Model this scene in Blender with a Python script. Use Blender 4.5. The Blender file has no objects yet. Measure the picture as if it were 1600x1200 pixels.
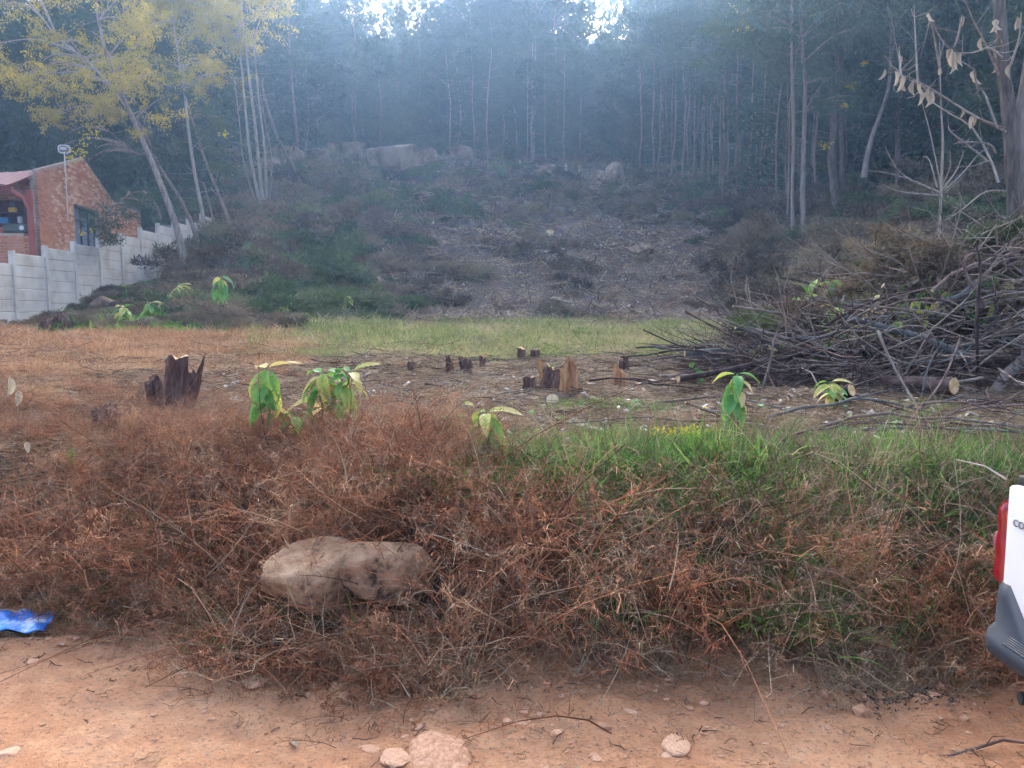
import bpy, bmesh, math, random
import numpy as np
from mathutils import Vector, Matrix, Euler

random.seed(7)
RNG = np.random.default_rng(11)
R = math.radians
SC = bpy.context.scene
COL = SC.collection

# ------------------------------------------------------------------ camera, sky, sun, exposure
CAM_H = 1.5
PITCH = math.atan(0.1)
FPX = 1200.0                       # focal length in photograph pixels (1600 wide)
cam_d = bpy.data.cameras.new('camera')
cam_d.sensor_width = 36; cam_d.lens = 36 * FPX / 1600
cam_d.clip_start = 0.05; cam_d.clip_end = 3000
cam = bpy.data.objects.new('camera', cam_d); COL.objects.link(cam)
cam.location = (0, 0, CAM_H); cam.rotation_euler = (math.pi / 2 - PITCH, 0, 0)
SC.camera = cam

SUN_EL, SUN_AZ = 21.0, 2.0         # azimuth measured from +Y towards +X
W = bpy.data.worlds.new('World'); SC.world = W; W.use_nodes = True
nt = W.node_tree; nt.nodes.clear()
sky = nt.nodes.new('ShaderNodeTexSky'); sky.sky_type = 'NISHITA'; sky.sun_disc = False
sky.sun_elevation = R(SUN_EL); sky.sun_rotation = R(SUN_AZ)
sky.air_density = .55; sky.dust_density = 9; sky.ozone_density = .2
bg = nt.nodes.new('ShaderNodeBackground'); bg.inputs[1].default_value = 0.14
wo = nt.nodes.new('ShaderNodeOutputWorld')
nt.links.new(sky.outputs[0], bg.inputs[0]); nt.links.new(bg.outputs[0], wo.inputs[0])
sl = bpy.data.lights.new('sun', 'SUN'); sl.energy = 5.0; sl.angle = R(0.6); sl.color = (1, .87, .66)
sun = bpy.data.objects.new('sun', sl); COL.objects.link(sun)
sd = Vector((math.sin(R(SUN_AZ)) * math.cos(R(SUN_EL)), math.cos(R(SUN_AZ)) * math.cos(R(SUN_EL)), math.sin(R(SUN_EL))))
sun.rotation_euler = sd.to_track_quat('Z', 'Y').to_euler(); sun.location = sd * 60
SC.view_settings.view_transform = 'Standard'; SC.view_settings.look = 'None'
SC.view_settings.gamma = 1; SC.view_settings.use_curve_mapping = False
SC.view_settings.exposure = 3.2
SC.cycles.max_bounces = 7; SC.cycles.diffuse_bounces = 3; SC.cycles.glossy_bounces = 2
SC.cycles.transmission_bounces = 3; SC.cycles.volume_bounces = 1; SC.cycles.transparent_max_bounces = 6
SC.cycles.use_denoising = True

# ------------------------------------------------------------------ noise and terrain height
_perm = np.random.default_rng(3).random(65536)
def _h(ix, iy, s):
    k = (ix.astype(np.int64) * 73856093) ^ (iy.astype(np.int64) * 19349663) ^ (s * 83492791)
    return _perm[k & 65535]
def vnoise(x, y, s=0):
    x = np.asarray(x, float); y = np.asarray(y, float)
    ix = np.floor(x); iy = np.floor(y); fx = x - ix; fy = y - iy
    fx = fx * fx * (3 - 2 * fx); fy = fy * fy * (3 - 2 * fy)
    a = _h(ix, iy, s); b = _h(ix + 1, iy, s); c = _h(ix, iy + 1, s); d = _h(ix + 1, iy + 1, s)
    return (a + (b - a) * fx) * (1 - fy) + (c + (d - c) * fx) * fy
def fbm(x, y, oct=4, s=0):
    r = 0; a = .5; f = 1
    for i in range(oct):
        r = r + a * (vnoise(x * f, y * f, s + i) - .5); a *= .5; f *= 2.03
    return r
def sstep(t):
    t = np.clip(t, 0, 1); return t * t * (3 - 2 * t)

TU = np.array([-.9, -.67, -.45, -.3, -.1, .1, .25, .35, .5, .67, .9])
TD = np.array([5, 12, 20, 28, 36, 48, 62, 80, 110, 160, 260.])
TZ = np.array([
    [.72, .85, 1.1, 1.9, 3.4, 6.0, 10.0, 15, 29, 50, 90],
    [.72, .8, 1.0, 2.0, 3.7, 6.5, 10.5, 16, 30, 50, 90],
    [.72, .8, 1.15, 2.6, 4.5, 7.6, 12.3, 17.5, 31, 51, 90],
    [.72, .8, 1.15, 2.6, 4.7, 8.4, 13.2, 18, 31, 51, 90],
    [.72, .78, .9, 1.25, 3.6, 8.2, 13.2, 17.5, 31, 51, 90],
    [.72, .78, .9, 1.15, 3.1, 7.7, 12.6, 17, 31, 51, 90],
    [.72, .8, 1.0, 1.5, 3.5, 7.6, 12.4, 17, 31, 51, 90],
    [.72, .85, 1.4, 2.8, 4.9, 8.8, 13.4, 18, 31, 51, 90],
    [.72, 1.1, 2.8, 4.5, 6.5, 10., 15.0, 20, 32, 52, 90],
    [.72, 1.3, 4.0, 6.3, 8.3, 12., 17.0, 22, 33, 52, 90],
    [.72, 1.4, 4.4, 6.8, 9.0, 13., 18.0, 23, 34, 52, 90]])
_gu = np.linspace(-.9, .9, 181); _gd = np.linspace(math.log(5), math.log(260), 200)
_t = np.array([np.interp(np.exp(_gd), TD, row) for row in TZ])
_G = np.array([np.interp(_gu, TU, _t[:, j]) for j in range(200)]).T
for _ in range(3):
    for ax, w in ((0, 7), (1, 4)):
        P = np.pad(_G, [(w, w) if i == ax else (0, 0) for i in (0, 1)], mode='edge')
        k = 2 * w + 1
        _G = sum(np.take(P, range(i, i + _G.shape[ax]), axis=ax) for i in range(k)) / k
EX = np.array([-12, -2.33, -1.7, -1.2, -.85, -.62, -.48, 0, .35, .75, 1.2, 2, 12])
EY = np.array([3.6, 3.55, 3.42, 3.35, 3.2, 3.02, 2.9, 2.98, 3.0, 3.02, 2.9, 3.0, 3.2])
def edge(x): return np.interp(x, EX, EY) + .12 * fbm(x * 2.1, x * 0 + 3.3, 3, 9)
def height(x, y):
    x = np.asarray(x, float); y = np.asarray(y, float)
    yy = np.maximum(y, 5.0)
    u = np.clip(x / yy, -.9, .9); d = np.log(np.clip(yy, 5, 260))
    fu = (u + .9) / 1.8 * 180; fd = (d - _gd[0]) / (_gd[-1] - _gd[0]) * 199
    iu = np.clip(fu.astype(int), 0, 179); idd = np.clip(fd.astype(int), 0, 198)
    a = fu - iu; b = fd - idd
    z = (_G[iu, idd] * (1 - a) + _G[iu + 1, idd] * a) * (1 - b) + (_G[iu, idd + 1] * (1 - a) + _G[iu + 1, idd + 1] * a) * b
    e = edge(x)
    t = sstep((y - e) / 1.25)
    z = z * t
    far = np.clip((y - 5) / 25, 0, 1)
    z = z + t * (fbm(x * .9, y * .9, 4, 1) * .16 + far * fbm(x * .28, y * .28, 4, 5) * 1.0)
    bump = np.exp(-((y - e) / .35) ** 2)
    z = z + (fbm(x * 5, y * 7, 5, 21) * .05 + fbm(x * 17, y * 22, 3, 25) * .012) * (1 - t) + bump * fbm(x * 7, y * 9, 3, 33) * .09
    z = z + (1 - t) * fbm(x * .7, y * 2.2, 3, 41) * .05
    z = z + np.where(y < -3.2, sstep((-3.2 - y) / 3) * .5, 0)
    return z
def H1(x, y): return float(height(np.array([x]), np.array([y]))[0])
CP, SP = math.cos(PITCH), math.sin(PITCH)
def project(x, y, z):
    zz = z - CAM_H; dep = y * CP - zz * SP; up = y * SP + zz * CP
    return 800 + FPX * x / dep, 600 - FPX * up / dep
def ray(px, py):
    a = (np.asarray(px, float) - 800) / FPX; b = (600 - np.asarray(py, float)) / FPX
    return a, CP + b * SP, -SP + b * CP            # x, y, z
def at(px, py, d):
    """the point seen at that place, y metres ahead"""
    a, b, c = ray(px, py); k = d / b
    return Vector((float(a * k), float(d), float(CAM_H + c * k)))
_T = 2.2 * (200 / 2.2) ** (np.linspace(0, 1, 420))
def hits(px, py):
    px = np.atleast_1d(np.asarray(px, float)); py = np.atleast_1d(np.asarray(py, float))
    a, b, c = ray(px, py); a = a / b; c = c / b
    out = np.full(len(px), np.nan)
    prev = None
    for i, d in enumerate(_T):
        m = np.isnan(out)
        if not m.any(): break
        g = CAM_H + c[m] * d - height(a[m] * d, np.full(m.sum(), d))
        idx = np.where(m)[0]
        out[idx[g < 0]] = d if i == 0 else (_T[i - 1] + d) / 2
    ok = ~np.isnan(out)
    d = np.where(ok, out, 200)
    x = a * d
    return x, d, height(x, d), ok
def hit(px, py):
    a, b, c = ray(px, py); g = CAM_H + c / b * _T - height(a / b * _T, _T); i = int(np.argmax(g < 0))
    if g[i] < 0:
        d = _T[i] if i == 0 else _T[i - 1] + (_T[i] - _T[i - 1]) * g[i - 1] / (g[i - 1] - g[i])
    else: d = 200.
    x = [a / b * d]; y = [d]; z = height(np.array(x), np.array(y)); return Vector((float(x[0]), float(y[0]), float(z[0])))

# ------------------------------------------------------------------ mesh helpers
class MB:
    def __init__(s): s.v = []; s.q = []; s.t = []; s.n = 0; s.qm = []; s.tm = []; s.cv = []
    def add(s, v, quads=None, tris=None, m=0, c=None):
        v = np.asarray(v, float).reshape(-1, 3)
        if quads is not None and len(quads):
            quads = np.asarray(quads, int).reshape(-1, 4); s.q.append(quads + s.n); s.qm.append(np.full(len(quads), m))
        if tris is not None and len(tris):
            tris = np.asarray(tris, int).reshape(-1, 3); s.t.append(tris + s.n); s.tm.append(np.full(len(tris), m))
        s.v.append(v); s.n += len(v)
        s.cv.append(np.full(len(v), .5) if c is None else np.broadcast_to(np.asarray(c, float), (len(v),)))
        return s
    def mesh(s, name, mats, smooth=False):
        me = bpy.data.meshes.new(name)
        v = np.concatenate(s.v) if s.v else np.zeros((0, 3))
        q = np.concatenate(s.q) if s.q else np.zeros((0, 4), int)
        t = np.concatenate(s.t) if s.t else np.zeros((0, 3), int)
        me.vertices.add(len(v)); me.vertices.foreach_set('co', v.ravel())
        me.loops.add(len(q) * 4 + len(t) * 3); me.loops.foreach_set('vertex_index', np.concatenate([q.ravel(), t.ravel()]).astype(np.int32))
        me.polygons.add(len(q) + len(t))
        st = np.concatenate([np.arange(len(q)) * 4, len(q) * 4 + np.arange(len(t)) * 3]).astype(np.int32)
        me.polygons.foreach_set('loop_start', st)
        mi = np.concatenate(s.qm + s.tm) if (s.qm or s.tm) else np.zeros(0)
        me.polygons.foreach_set('material_index', mi.astype(np.int32))
        me.polygons.foreach_set('use_smooth', np.full(len(mi), smooth))
        for m in (mats if isinstance(mats, (list, tuple)) else [mats]): me.materials.append(m)
        a = me.attributes.new('tint', 'FLOAT', 'POINT'); a.data.foreach_set('value', np.concatenate(s.cv) if s.cv else np.zeros(0))
        me.update(calc_edges=True); me.validate()
        return me
def tag(o, label=None, cat=None, group=None, kind=None):
    if label: o['label'] = label
    if cat: o['category'] = cat
    if group: o['group'] = group
    if kind: o['kind'] = kind
    return o
def obj(name, me, parent=None, loc=None, rot=None, scale=None):
    o = bpy.data.objects.new(name, me); COL.objects.link(o)
    if parent: o.parent = parent
    if loc is not None: o.location = loc
    if rot is not None: o.rotation_euler = rot
    if scale is not None: o.scale = (scale,) * 3 if isinstance(scale, (int, float)) else scale
    return o
def empty(name, loc, rz=0):
    return obj(name, None, loc=loc, rot=(0, 0, rz))
def copy_tree(o, parent=None):
    c = o.copy(); COL.objects.link(c); c.parent = parent
    for ch in o.children: copy_tree(ch, c)
    return c

BOXF = [[0, 3, 2, 1], [4, 5, 6, 7], [0, 1, 5, 4], [1, 2, 6, 5], [2, 3, 7, 6], [3, 0, 4, 7]]
def box(mb, c, s, rot=None, m=0, col=None):
    sx, sy, sz = s[0] / 2, s[1] / 2, s[2] / 2
    v = np.array([[-sx, -sy, -sz], [sx, -sy, -sz], [sx, sy, -sz], [-sx, sy, -sz], [-sx, -sy, sz], [sx, -sy, sz], [sx, sy, sz], [-sx, sy, sz]])
    if rot is not None: v = v @ np.array(rot.to_matrix() if isinstance(rot, Euler) else rot).T
    return mb.add(v + np.array(c), BOXF, m=m, c=col)
def tube(mb, pts, rad, n=5, m=0, cap=True, capm=None, col=None, rough=0, rng=RNG):
    P = np.asarray([tuple(p) for p in pts], float); k = len(P)
    rad = np.broadcast_to(np.asarray(rad, float), (k,))
    T = np.gradient(P, axis=0); T /= np.linalg.norm(T, axis=1)[:, None] + 1e-9
    ref = np.array([0, 0, 1.]) if abs(T[0][2]) < .8 else np.array([1., 0, 0])
    A = np.cross(T, ref); A /= np.linalg.norm(A, axis=1)[:, None] + 1e-9
    B = np.cross(T, A)
    th = np.arange(n) / n * 2 * math.pi
    rr = rad[:, None] * (1 + (rng.random((k, n)) - .5) * rough)
    V = P[:, None] + rr[..., None] * (A[:, None] * np.cos(th)[None, :, None] + B[:, None] * np.sin(th)[None, :, None])
    i = np.arange(k - 1)[:, None] * n; j = np.arange(n)[None]; j2 = (j + 1) % n
    Q = np.stack([i + j, i + j2, i + n + j2, i + n + j], -1).reshape(-1, 4)
    base = mb.n
    mb.add(V.reshape(-1, 3), Q, m=m, c=col)
    if cap:
        cm = m if capm is None else capm
        for e, ce in ((0, P[0]), ((k - 1) * n, P[-1])):
            vv = np.vstack([V.reshape(-1, 3)[e:e + n], ce])
            tr = [[a, (a + 1) % n, n] if e else [(a + 1) % n, a, n] for a in range(n)]
            mb.add(vv, tris=tr, m=cm, c=col)
    return mb
def norm(a): return a / (np.linalg.norm(a, axis=-1, keepdims=True) + 1e-9)
def rdir(n, rng=RNG): return norm(rng.normal(size=(n, 3)))
def blades(mb, base, dr, L, w, droop=0., segs=2, m=0, tip=.15, rng=RNG, col=None, curl=0.):
    """ribbons: grass blades, straws, dry leaflets"""
    base = np.asarray(base, float); n = len(base)
    L = np.broadcast_to(L, (n,)); w = np.broadcast_to(w, (n,)); droop = np.broadcast_to(droop, (n,))
    side = norm(np.cross(dr, rdir(n, rng)))
    cv = rdir(n, rng) * curl
    t = np.linspace(0, 1, segs + 1)
    V = np.empty((n, segs + 1, 2, 3))
    for k, tt in enumerate(t):
        p = base + dr * (L * tt)[:, None] + cv * (L * math.sin(tt * 3.1))[:, None]
        p[:, 2] -= droop * L * tt * tt
        ww = w * (1 - (1 - tip) * tt ** 1.5) * .5
        V[:, k, 0] = p - side * ww[:, None]; V[:, k, 1] = p + side * ww[:, None]
    i = np.arange(n)[:, None] * (segs + 1) * 2; k = np.arange(segs)[None] * 2
    Q = np.stack([i + k, i + k + 1, i + k + 3, i + k + 2], -1).reshape(-1, 4)
    c = rng.random(n) if col is None else np.broadcast_to(col, (n,))
    return mb.add(V.reshape(-1, 3), Q, m=m, c=np.repeat(c, (segs + 1) * 2))
def diamonds(mb, base, dr, L, w, m=0, rng=RNG, col=None):
    base = np.asarray(base, float); n = len(base)
    L = np.broadcast_to(L, (n,))[:, None]; w = np.broadcast_to(w, (n,))[:, None]
    side = norm(np.cross(dr, rdir(n, rng)))
    nn = np.cross(side, dr)
    V = np.stack([base, base + dr * L * .45 - side * w / 2 + nn * w * .15, base + dr * L, base + dr * L * .45 + side * w / 2 + nn * w * .15], 1)
    Q = np.arange(n)[:, None] * 4 + np.arange(4)[None]
    c = rng.random(n) if col is None else np.broadcast_to(col, (n,))
    return mb.add(V.reshape(-1, 3), Q, m=m, c=np.repeat(c, 4))
def rock_mesh(name, mat, seed, sub=3, squash=(1, 1, .7), rough=.25, flat=.0):
    rg = np.random.default_rng(seed)
    bm = bmesh.new(); bmesh.ops.create_icosphere(bm, subdivisions=sub, radius=1)
    pl = [(norm(rg.normal(size=3) * [1, 1, .8]), rg.uniform(.45, .8)) for _ in range(7)] + [(norm(np.array(a_) + rg.normal(size=3) * .12), rg.uniform(.5, .62)) for a_ in ((1, 0, 0), (-1, 0, 0), (0, -1, 0), (0, 0, 1.), (0, 1, 0))] if flat > .35 else [(norm(rg.normal(size=3)), rg.uniform(.55, .85)) for _ in range(13)] if flat else [(norm(rg.normal(size=3)), rg.uniform(.62, .9)) for _ in range(9)]
    o = rg.random(3) * 50
    for v in bm.verts:
        p = np.array(v.co)
        for n_, dd in pl:
            e = p @ n_ - dd
            if e > 0: p = p - n_ * e * min(1, .55 + flat)
        k = 1 + rough * fbm(p[0] * 1.7 + o[0], p[1] * 1.7 + p[2] * 1.3 + o[1], 4, seed) + .06 * fbm(p[0] * 7 + o[2], p[2] * 7 + p[1] * 5, 3, seed + 2)
        v.co = Vector(p * float(k) * np.array(squash))
    me = bpy.data.meshes.new(name); bm.to_mesh(me); bm.free()
    me.materials.append(mat)
    me.polygons.foreach_set('use_smooth', [not flat] * len(me.polygons))
    return me

# ------------------------------------------------------------------ materials
def new_mat(name):
    m = bpy.data.materials.new(name); m.use_nodes = True
    t = m.node_tree; b = t.nodes['Principled BSDF']
    b.inputs['Roughness'].default_value = .85
    b.inputs['Specular IOR Level'].default_value = .25
    return m, t, b
def N(t, typ, **kw):
    n = t.nodes.new(typ)
    for k, v in kw.items(): setattr(n, k, v)
    return n
def ramp(t, fac, cols):
    r = N(t, 'ShaderNodeValToRGB'); e = r.color_ramp.elements
    k = len(cols)
    while len(e) < k: e.new(.5)
    for i, c in enumerate(cols):
        if len(c) == 4: e[i].position = c[0]; c = c[1:]
        else: e[i].position = i / (k - 1)
        e[i].color = (*c, 1)
    t.links.new(fac, r.inputs[0]); return r.outputs[0]
def noise(t, scale, detail=4, world=True, rough=.55, dist=0, obj_c=False):
    n = N(t, 'ShaderNodeTexNoise'); n.inputs['Scale'].default_value = scale
    n.inputs['Detail'].default_value = detail; n.inputs['Roughness'].default_value = rough; n.inputs['Distortion'].default_value = dist
    if world:
        g = N(t, 'ShaderNodeNewGeometry'); t.links.new(g.outputs['Position'], n.inputs['Vector'])
    else:
        g = N(t, 'ShaderNodeTexCoord'); t.links.new(g.outputs['Object'], n.inputs['Vector'])
    return n.outputs['Fac']
def math_(t, op, a, b=None):
    n = N(t, 'ShaderNodeMath', operation=op)
    for i, v in enumerate((a, b)):
        if v is None: continue
        if isinstance(v, (int, float)): n.inputs[i].default_value = v
        else: t.links.new(v, n.inputs[i])
    return n.outputs[0]
def mixc(t, f, a, b, blend='MIX'):
    n = N(t, 'ShaderNodeMix', data_type='RGBA', blend_type=blend)
    if isinstance(f, (int, float)): n.inputs[0].default_value = f
    else: t.links.new(f, n.inputs[0])
    for i, v in ((6, a), (7, b)):
        if isinstance(v, tuple): n.inputs[i].default_value = (*v, 1)
        else: t.links.new(v, n.inputs[i])
    return n.outputs[2]
def bump(t, b, h, s=.5, d=.02):
    n = N(t, 'ShaderNodeBump'); n.inputs['Strength'].default_value = s; n.inputs['Distance'].default_value = d
    t.links.new(h, n.inputs['Height']); t.links.new(n.outputs[0], b.inputs['Normal'])
def veg_mat(name, cols, transl=.35, tint=.45, ns=1.2, nw=.5, rough=.8):
    """plant matter: colour from each blade's own tint, each plant and a patchy place noise"""
    m, t, b = new_mat(name)
    a = N(t, 'ShaderNodeAttribute', attribute_name='tint')
    oi = N(t, 'ShaderNodeObjectInfo')
    n = noise(t, ns, 3)
    n = math_(t, 'ADD', math_(t, 'MULTIPLY', math_(t, 'SUBTRACT', n, .5), 2.0 * nw), 0)
    f = math_(t, 'ADD', math_(t, 'MULTIPLY', a.outputs['Fac'], tint), math_(t, 'MULTIPLY', oi.outputs['Random'], 1 - tint))
    f = math_(t, 'ADD', f, n)
    c = ramp(t, f, cols)
    t.links.new(c, b.inputs['Base Color']); b.inputs['Roughness'].default_value = rough
    if transl:
        tr = N(t, 'ShaderNodeBsdfTranslucent'); t.links.new(c, tr.inputs[0])
        mx = N(t, 'ShaderNodeMixShader'); mx.inputs[0].default_value = transl
        t.links.new(b.outputs[0], mx.inputs[1]); t.links.new(tr.outputs[0], mx.inputs[2])
        t.links.new(mx.outputs[0], t.nodes['Material Output'].inputs[0])
    return m
def rough_mat(name, cols, scale=6, detail=6, world=False, bs=.5, bd=.02, rough=.9, rnd=0., stretch=None):
    m, t, b = new_mat(name)
    n = N(t, 'ShaderNodeTexNoise'); n.inputs['Scale'].default_value = scale; n.inputs['Detail'].default_value = detail; n.inputs['Roughness'].default_value = .62
    if world: src = N(t, 'ShaderNodeNewGeometry').outputs['Position']
    else: src = N(t, 'ShaderNodeTexCoord').outputs['Object']
    if stretch:
        mp = N(t, 'ShaderNodeMapping'); mp.inputs['Scale'].default_value = stretch; t.links.new(src, mp.inputs[0]); src = mp.outputs[0]
    t.links.new(src, n.inputs['Vector'])
    f = n.outputs['Fac']
    if rnd:
        oi = N(t, 'ShaderNodeObjectInfo')
        f = math_(t, 'ADD', f, math_(t, 'MULTIPLY', math_(t, 'SUBTRACT', oi.outputs['Random'], .5), rnd))
    c = ramp(t, f, cols); t.links.new(c, b.inputs['Base Color'])
    b.inputs['Roughness'].default_value = rough
    if bs: bump(t, b, n.outputs['Fac'], bs, bd)
    return m
def flat_mat(name, c, rough=.6, metal=0, coat=0, spec=.4):
    m, t, b = new_mat(name)
    n = noise(t, 3.0, 4, world=False)
    t.links.new(ramp(t, n, [(.3, *[x * .88 for x in c]), (.7, *[min(1, x * 1.06) for x in c])]), b.inputs['Base Color'])
    b.inputs['Roughness'].default_value = rough; b.inputs['Metallic'].default_value = metal
    b.inputs['Coat Weight'].default_value = coat; b.inputs['Specular IOR Level'].default_value = spec
    return m

M = {}
M['brush_rust'] = veg_mat('rust brown dry stems', [(.0, .06, .026, .016), (.2, .2, .078, .038), (.45, .38, .15, .072), (.7, .5, .25, .125), (1, .66, .46, .27)], .25, .55, 1.7, .75)
M['brush_brown'] = veg_mat('brown dry stems', [(.0, .04, .025, .017), (.3, .14, .08, .05), (.6, .29, .18, .11), (1, .52, .4, .26)], .25, .55, 1.5, .7)
M['straw'] = veg_mat('straw coloured dry grass', [(.0, .13, .085, .05), (.3, .28, .19, .11), (.6, .45, .33, .2), (1, .62, .5, .33)], .3, .6, 1.2, .4)
M['straw_orange'] = veg_mat('orange dry grass', [(.0, .16, .08, .045), (.35, .38, .19, .09), (.7, .56, .33, .17), (1, .66, .48, .29)], .35, .6, 1.2, .35)
M['grass'] = veg_mat('green grass blades', [(.0, .03, .07, .018), (.4, .085, .22, .04), (.75, .2, .36, .07), (1, .42, .44, .15)], .4, .5, 1.1, .45)
M['grass_pale'] = veg_mat('pale yellow green grass', [(.0, .09, .14, .035), (.4, .22, .26, .08), (.7, .42, .38, .15), (1, .55, .42, .2)], .4, .5, .6, .6)
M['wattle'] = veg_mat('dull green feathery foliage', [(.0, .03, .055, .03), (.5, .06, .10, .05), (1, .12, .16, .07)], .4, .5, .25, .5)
M['wattle_lit'] = veg_mat('feathery foliage painted sunlit yellow', [(.0, .18, .16, .03), (.5, .44, .35, .07), (1, .72, .55, .12)], .5, .5, .3, .5)  # brighter, yellower copy of the wattle green, with sunlight painted into the colour
M['blossom'] = veg_mat('yellow blossom', [(0, .6, .42, .02), (1, .85, .7, .06)], .4, .5, 1, .2)
M['cut_green'] = veg_mat('wilting cut foliage green', [(.0, .028, .048, .02), (.5, .08, .115, .042), (1, .2, .21, .09)], .25, .5, .35, .7)
M['cut_brown'] = veg_mat('wilting cut foliage brown', [(.0, .05, .036, .025), (.4, .14, .10, .062), (.7, .26, .19, .12), (1, .22, .21, .11)], .25, .5, .3, .7)
M['bark'] = rough_mat('grey brown bark', [(.25, .07, .055, .045), (.5, .17, .13, .105), (.8, .30, .25, .2)], 5, 6, bs=.8, bd=.02, rnd=.35, stretch=(3, 3, .6))
M['bark_pale'] = rough_mat('pale trunk bark', [(.25, .16, .12, .09), (.5, .33, .27, .21), (.8, .5, .44, .36)], 5, 6, bs=.7, bd=.015, rnd=.3, stretch=(3, 3, .5))
M['bark_mid'] = rough_mat('brown grey trunk bark', [(.25, .10, .07, .05), (.5, .23, .175, .135), (.8, .36, .29, .23)], 5, 6, bs=.7, bd=.015, rnd=.3, stretch=(3, 3, .5))
M['pile_bark'] = rough_mat('dark smooth cut branch bark', [(.25, .022, .014, .014), (.5, .075, .045, .04), (.75, .19, .125, .10)], 7, 5, bs=.5, bd=.01, rnd=.5, stretch=(2, 2, .7))
M['pile_grey'] = rough_mat('grey green pole bark', [(.25, .05, .05, .048), (.6, .13, .13, .12), (.9, .22, .21, .17)], 7, 5, bs=.4, bd=.01, rnd=.2)
M['stump_bark'] = rough_mat('dark crumbling stump bark', [(.25, .035, .018, .015), (.5, .12, .062, .048), (.8, .3, .18, .13)], 9, 8, bs=1, bd=.03, stretch=(2.5, 2.5, .6))
M['stump_red'] = rough_mat('torn reddish stump wood', [(.25, .15, .06, .03), (.5, .46, .22, .10), (.8, .68, .42, .21)], 9, 8, bs=1, bd=.02, stretch=(3, 3, .5))
M['cutwood'] = rough_mat('fresh cut wood', [(.3, .5, .3, .13), (.5, .72, .5, .26), (.8, .82, .66, .42)], 14, 4, bs=.2, bd=.004, rnd=.3)
M['chip'] = rough_mat('pale wood chip', [(.3, .4, .32, .24), (.7, .75, .68, .56)], 9, 2, bs=0, rnd=.4)
M['deadleaf'] = veg_mat('pale dry hanging leaf', [(0, .26, .19, .12), (.5, .45, .36, .24), (1, .62, .54, .38)], .3, .5, 3, .3)
M['rock'] = rough_mat('tan granite rock', [(.3, .08, .05, .035), (.4, .34, .19, .105), (.55, .48, .29, .165), (.75, .58, .4, .25)], 3.2, 15, bs=1, bd=.07, rnd=.15)
M['rock_hill'] = rough_mat('weathered hillside rock', [(.3, .05, .036, .027), (.45, .19, .125, .085), (.6, .33, .225, .155), (.8, .4, .31, .24)], 1.5, 9, bs=.8, bd=.08, rnd=.2)
M['stone'] = rough_mat('orange dusty road stone', [(.3, .36, .18, .10), (.5, .56, .31, .18), (.75, .68, .44, .29)], 6, 8, bs=.5, bd=.015, rnd=.2)

def broadleaf_mat():
    m, t, b = new_mat('broad leaf green yellowing')
    oi = N(t, 'ShaderNodeObjectInfo'); a = N(t, 'ShaderNodeAttribute', attribute_name='tint')
    n = noise(t, 9, 4, world=False)
    f = math_(t, 'ADD', math_(t, 'MULTIPLY', oi.outputs['Random'], .55), math_(t, 'ADD', math_(t, 'MULTIPLY', n, .55), math_(t, 'MULTIPLY', a.outputs['Fac'], .28)))
    c = ramp(t, f, [(.0, .06, .19, .06), (.5, .11, .3, .075), (.76, .27, .42, .07), (.9, .62, .52, .14), (1, .62, .46, .24)])
    t.links.new(c, b.inputs['Base Color']); b.inputs['Roughness'].default_value = .5
    tr = N(t, 'ShaderNodeBsdfTranslucent'); t.links.new(c, tr.inputs[0])
    mx = N(t, 'ShaderNodeMixShader'); mx.inputs[0].default_value = .35
    t.links.new(b.outputs[0], mx.inputs[1]); t.links.new(tr.outputs[0], mx.inputs[2])
    t.links.new(mx.outputs[0], t.nodes['Material Output'].inputs[0])
    bump(t, b, noise(t, 40, 2, world=False), .3, .004)
    return m
M['broadleaf'] = broadleaf_mat()

# ------------------------------------------------------------------ ground and road
def ground_mat():
    m, t, b = new_mat('bare soil and leaf litter')
    a = N(t, 'ShaderNodeAttribute', attribute_name='zone')
    sep = N(t, 'ShaderNodeSeparateColor'); t.links.new(a.outputs['Color'], sep.inputs[0])
    n1 = noise(t, 1.6, 8); n2 = noise(t, 14, 8, rough=.7); n3 = noise(t, .35, 5)
    litter = ramp(t, n2, [(.3, .035, .024, .018), (.48, .10, .066, .046), (.62, .21, .15, .10), (.8, .36, .28, .2)])
    hill = ramp(t, math_(t, 'ADD', math_(t, 'MULTIPLY', n2, .6), math_(t, 'MULTIPLY', n3, .4)), [(.35, .024, .015, .012), (.5, .075, .045, .035), (.62, .17, .11, .08), (.8, .32, .23, .17)])
    green = ramp(t, n1, [(.3, .04, .075, .02), (.6, .10, .15, .045), (.8, .22, .22, .09)])
    orange = ramp(t, n2, [(.3, .17, .08, .045), (.5, .40, .2, .11), (.7, .52, .3, .18)])
    c = mixc(t, sep.outputs[2], litter, hill); c = mixc(t, sep.outputs[1], c, green); c = mixc(t, sep.outputs[0], c, orange)
    t.links.new(c, b.inputs['Base Color'])
    bump(t, b, n2, .9, .06)
    return m
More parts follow.
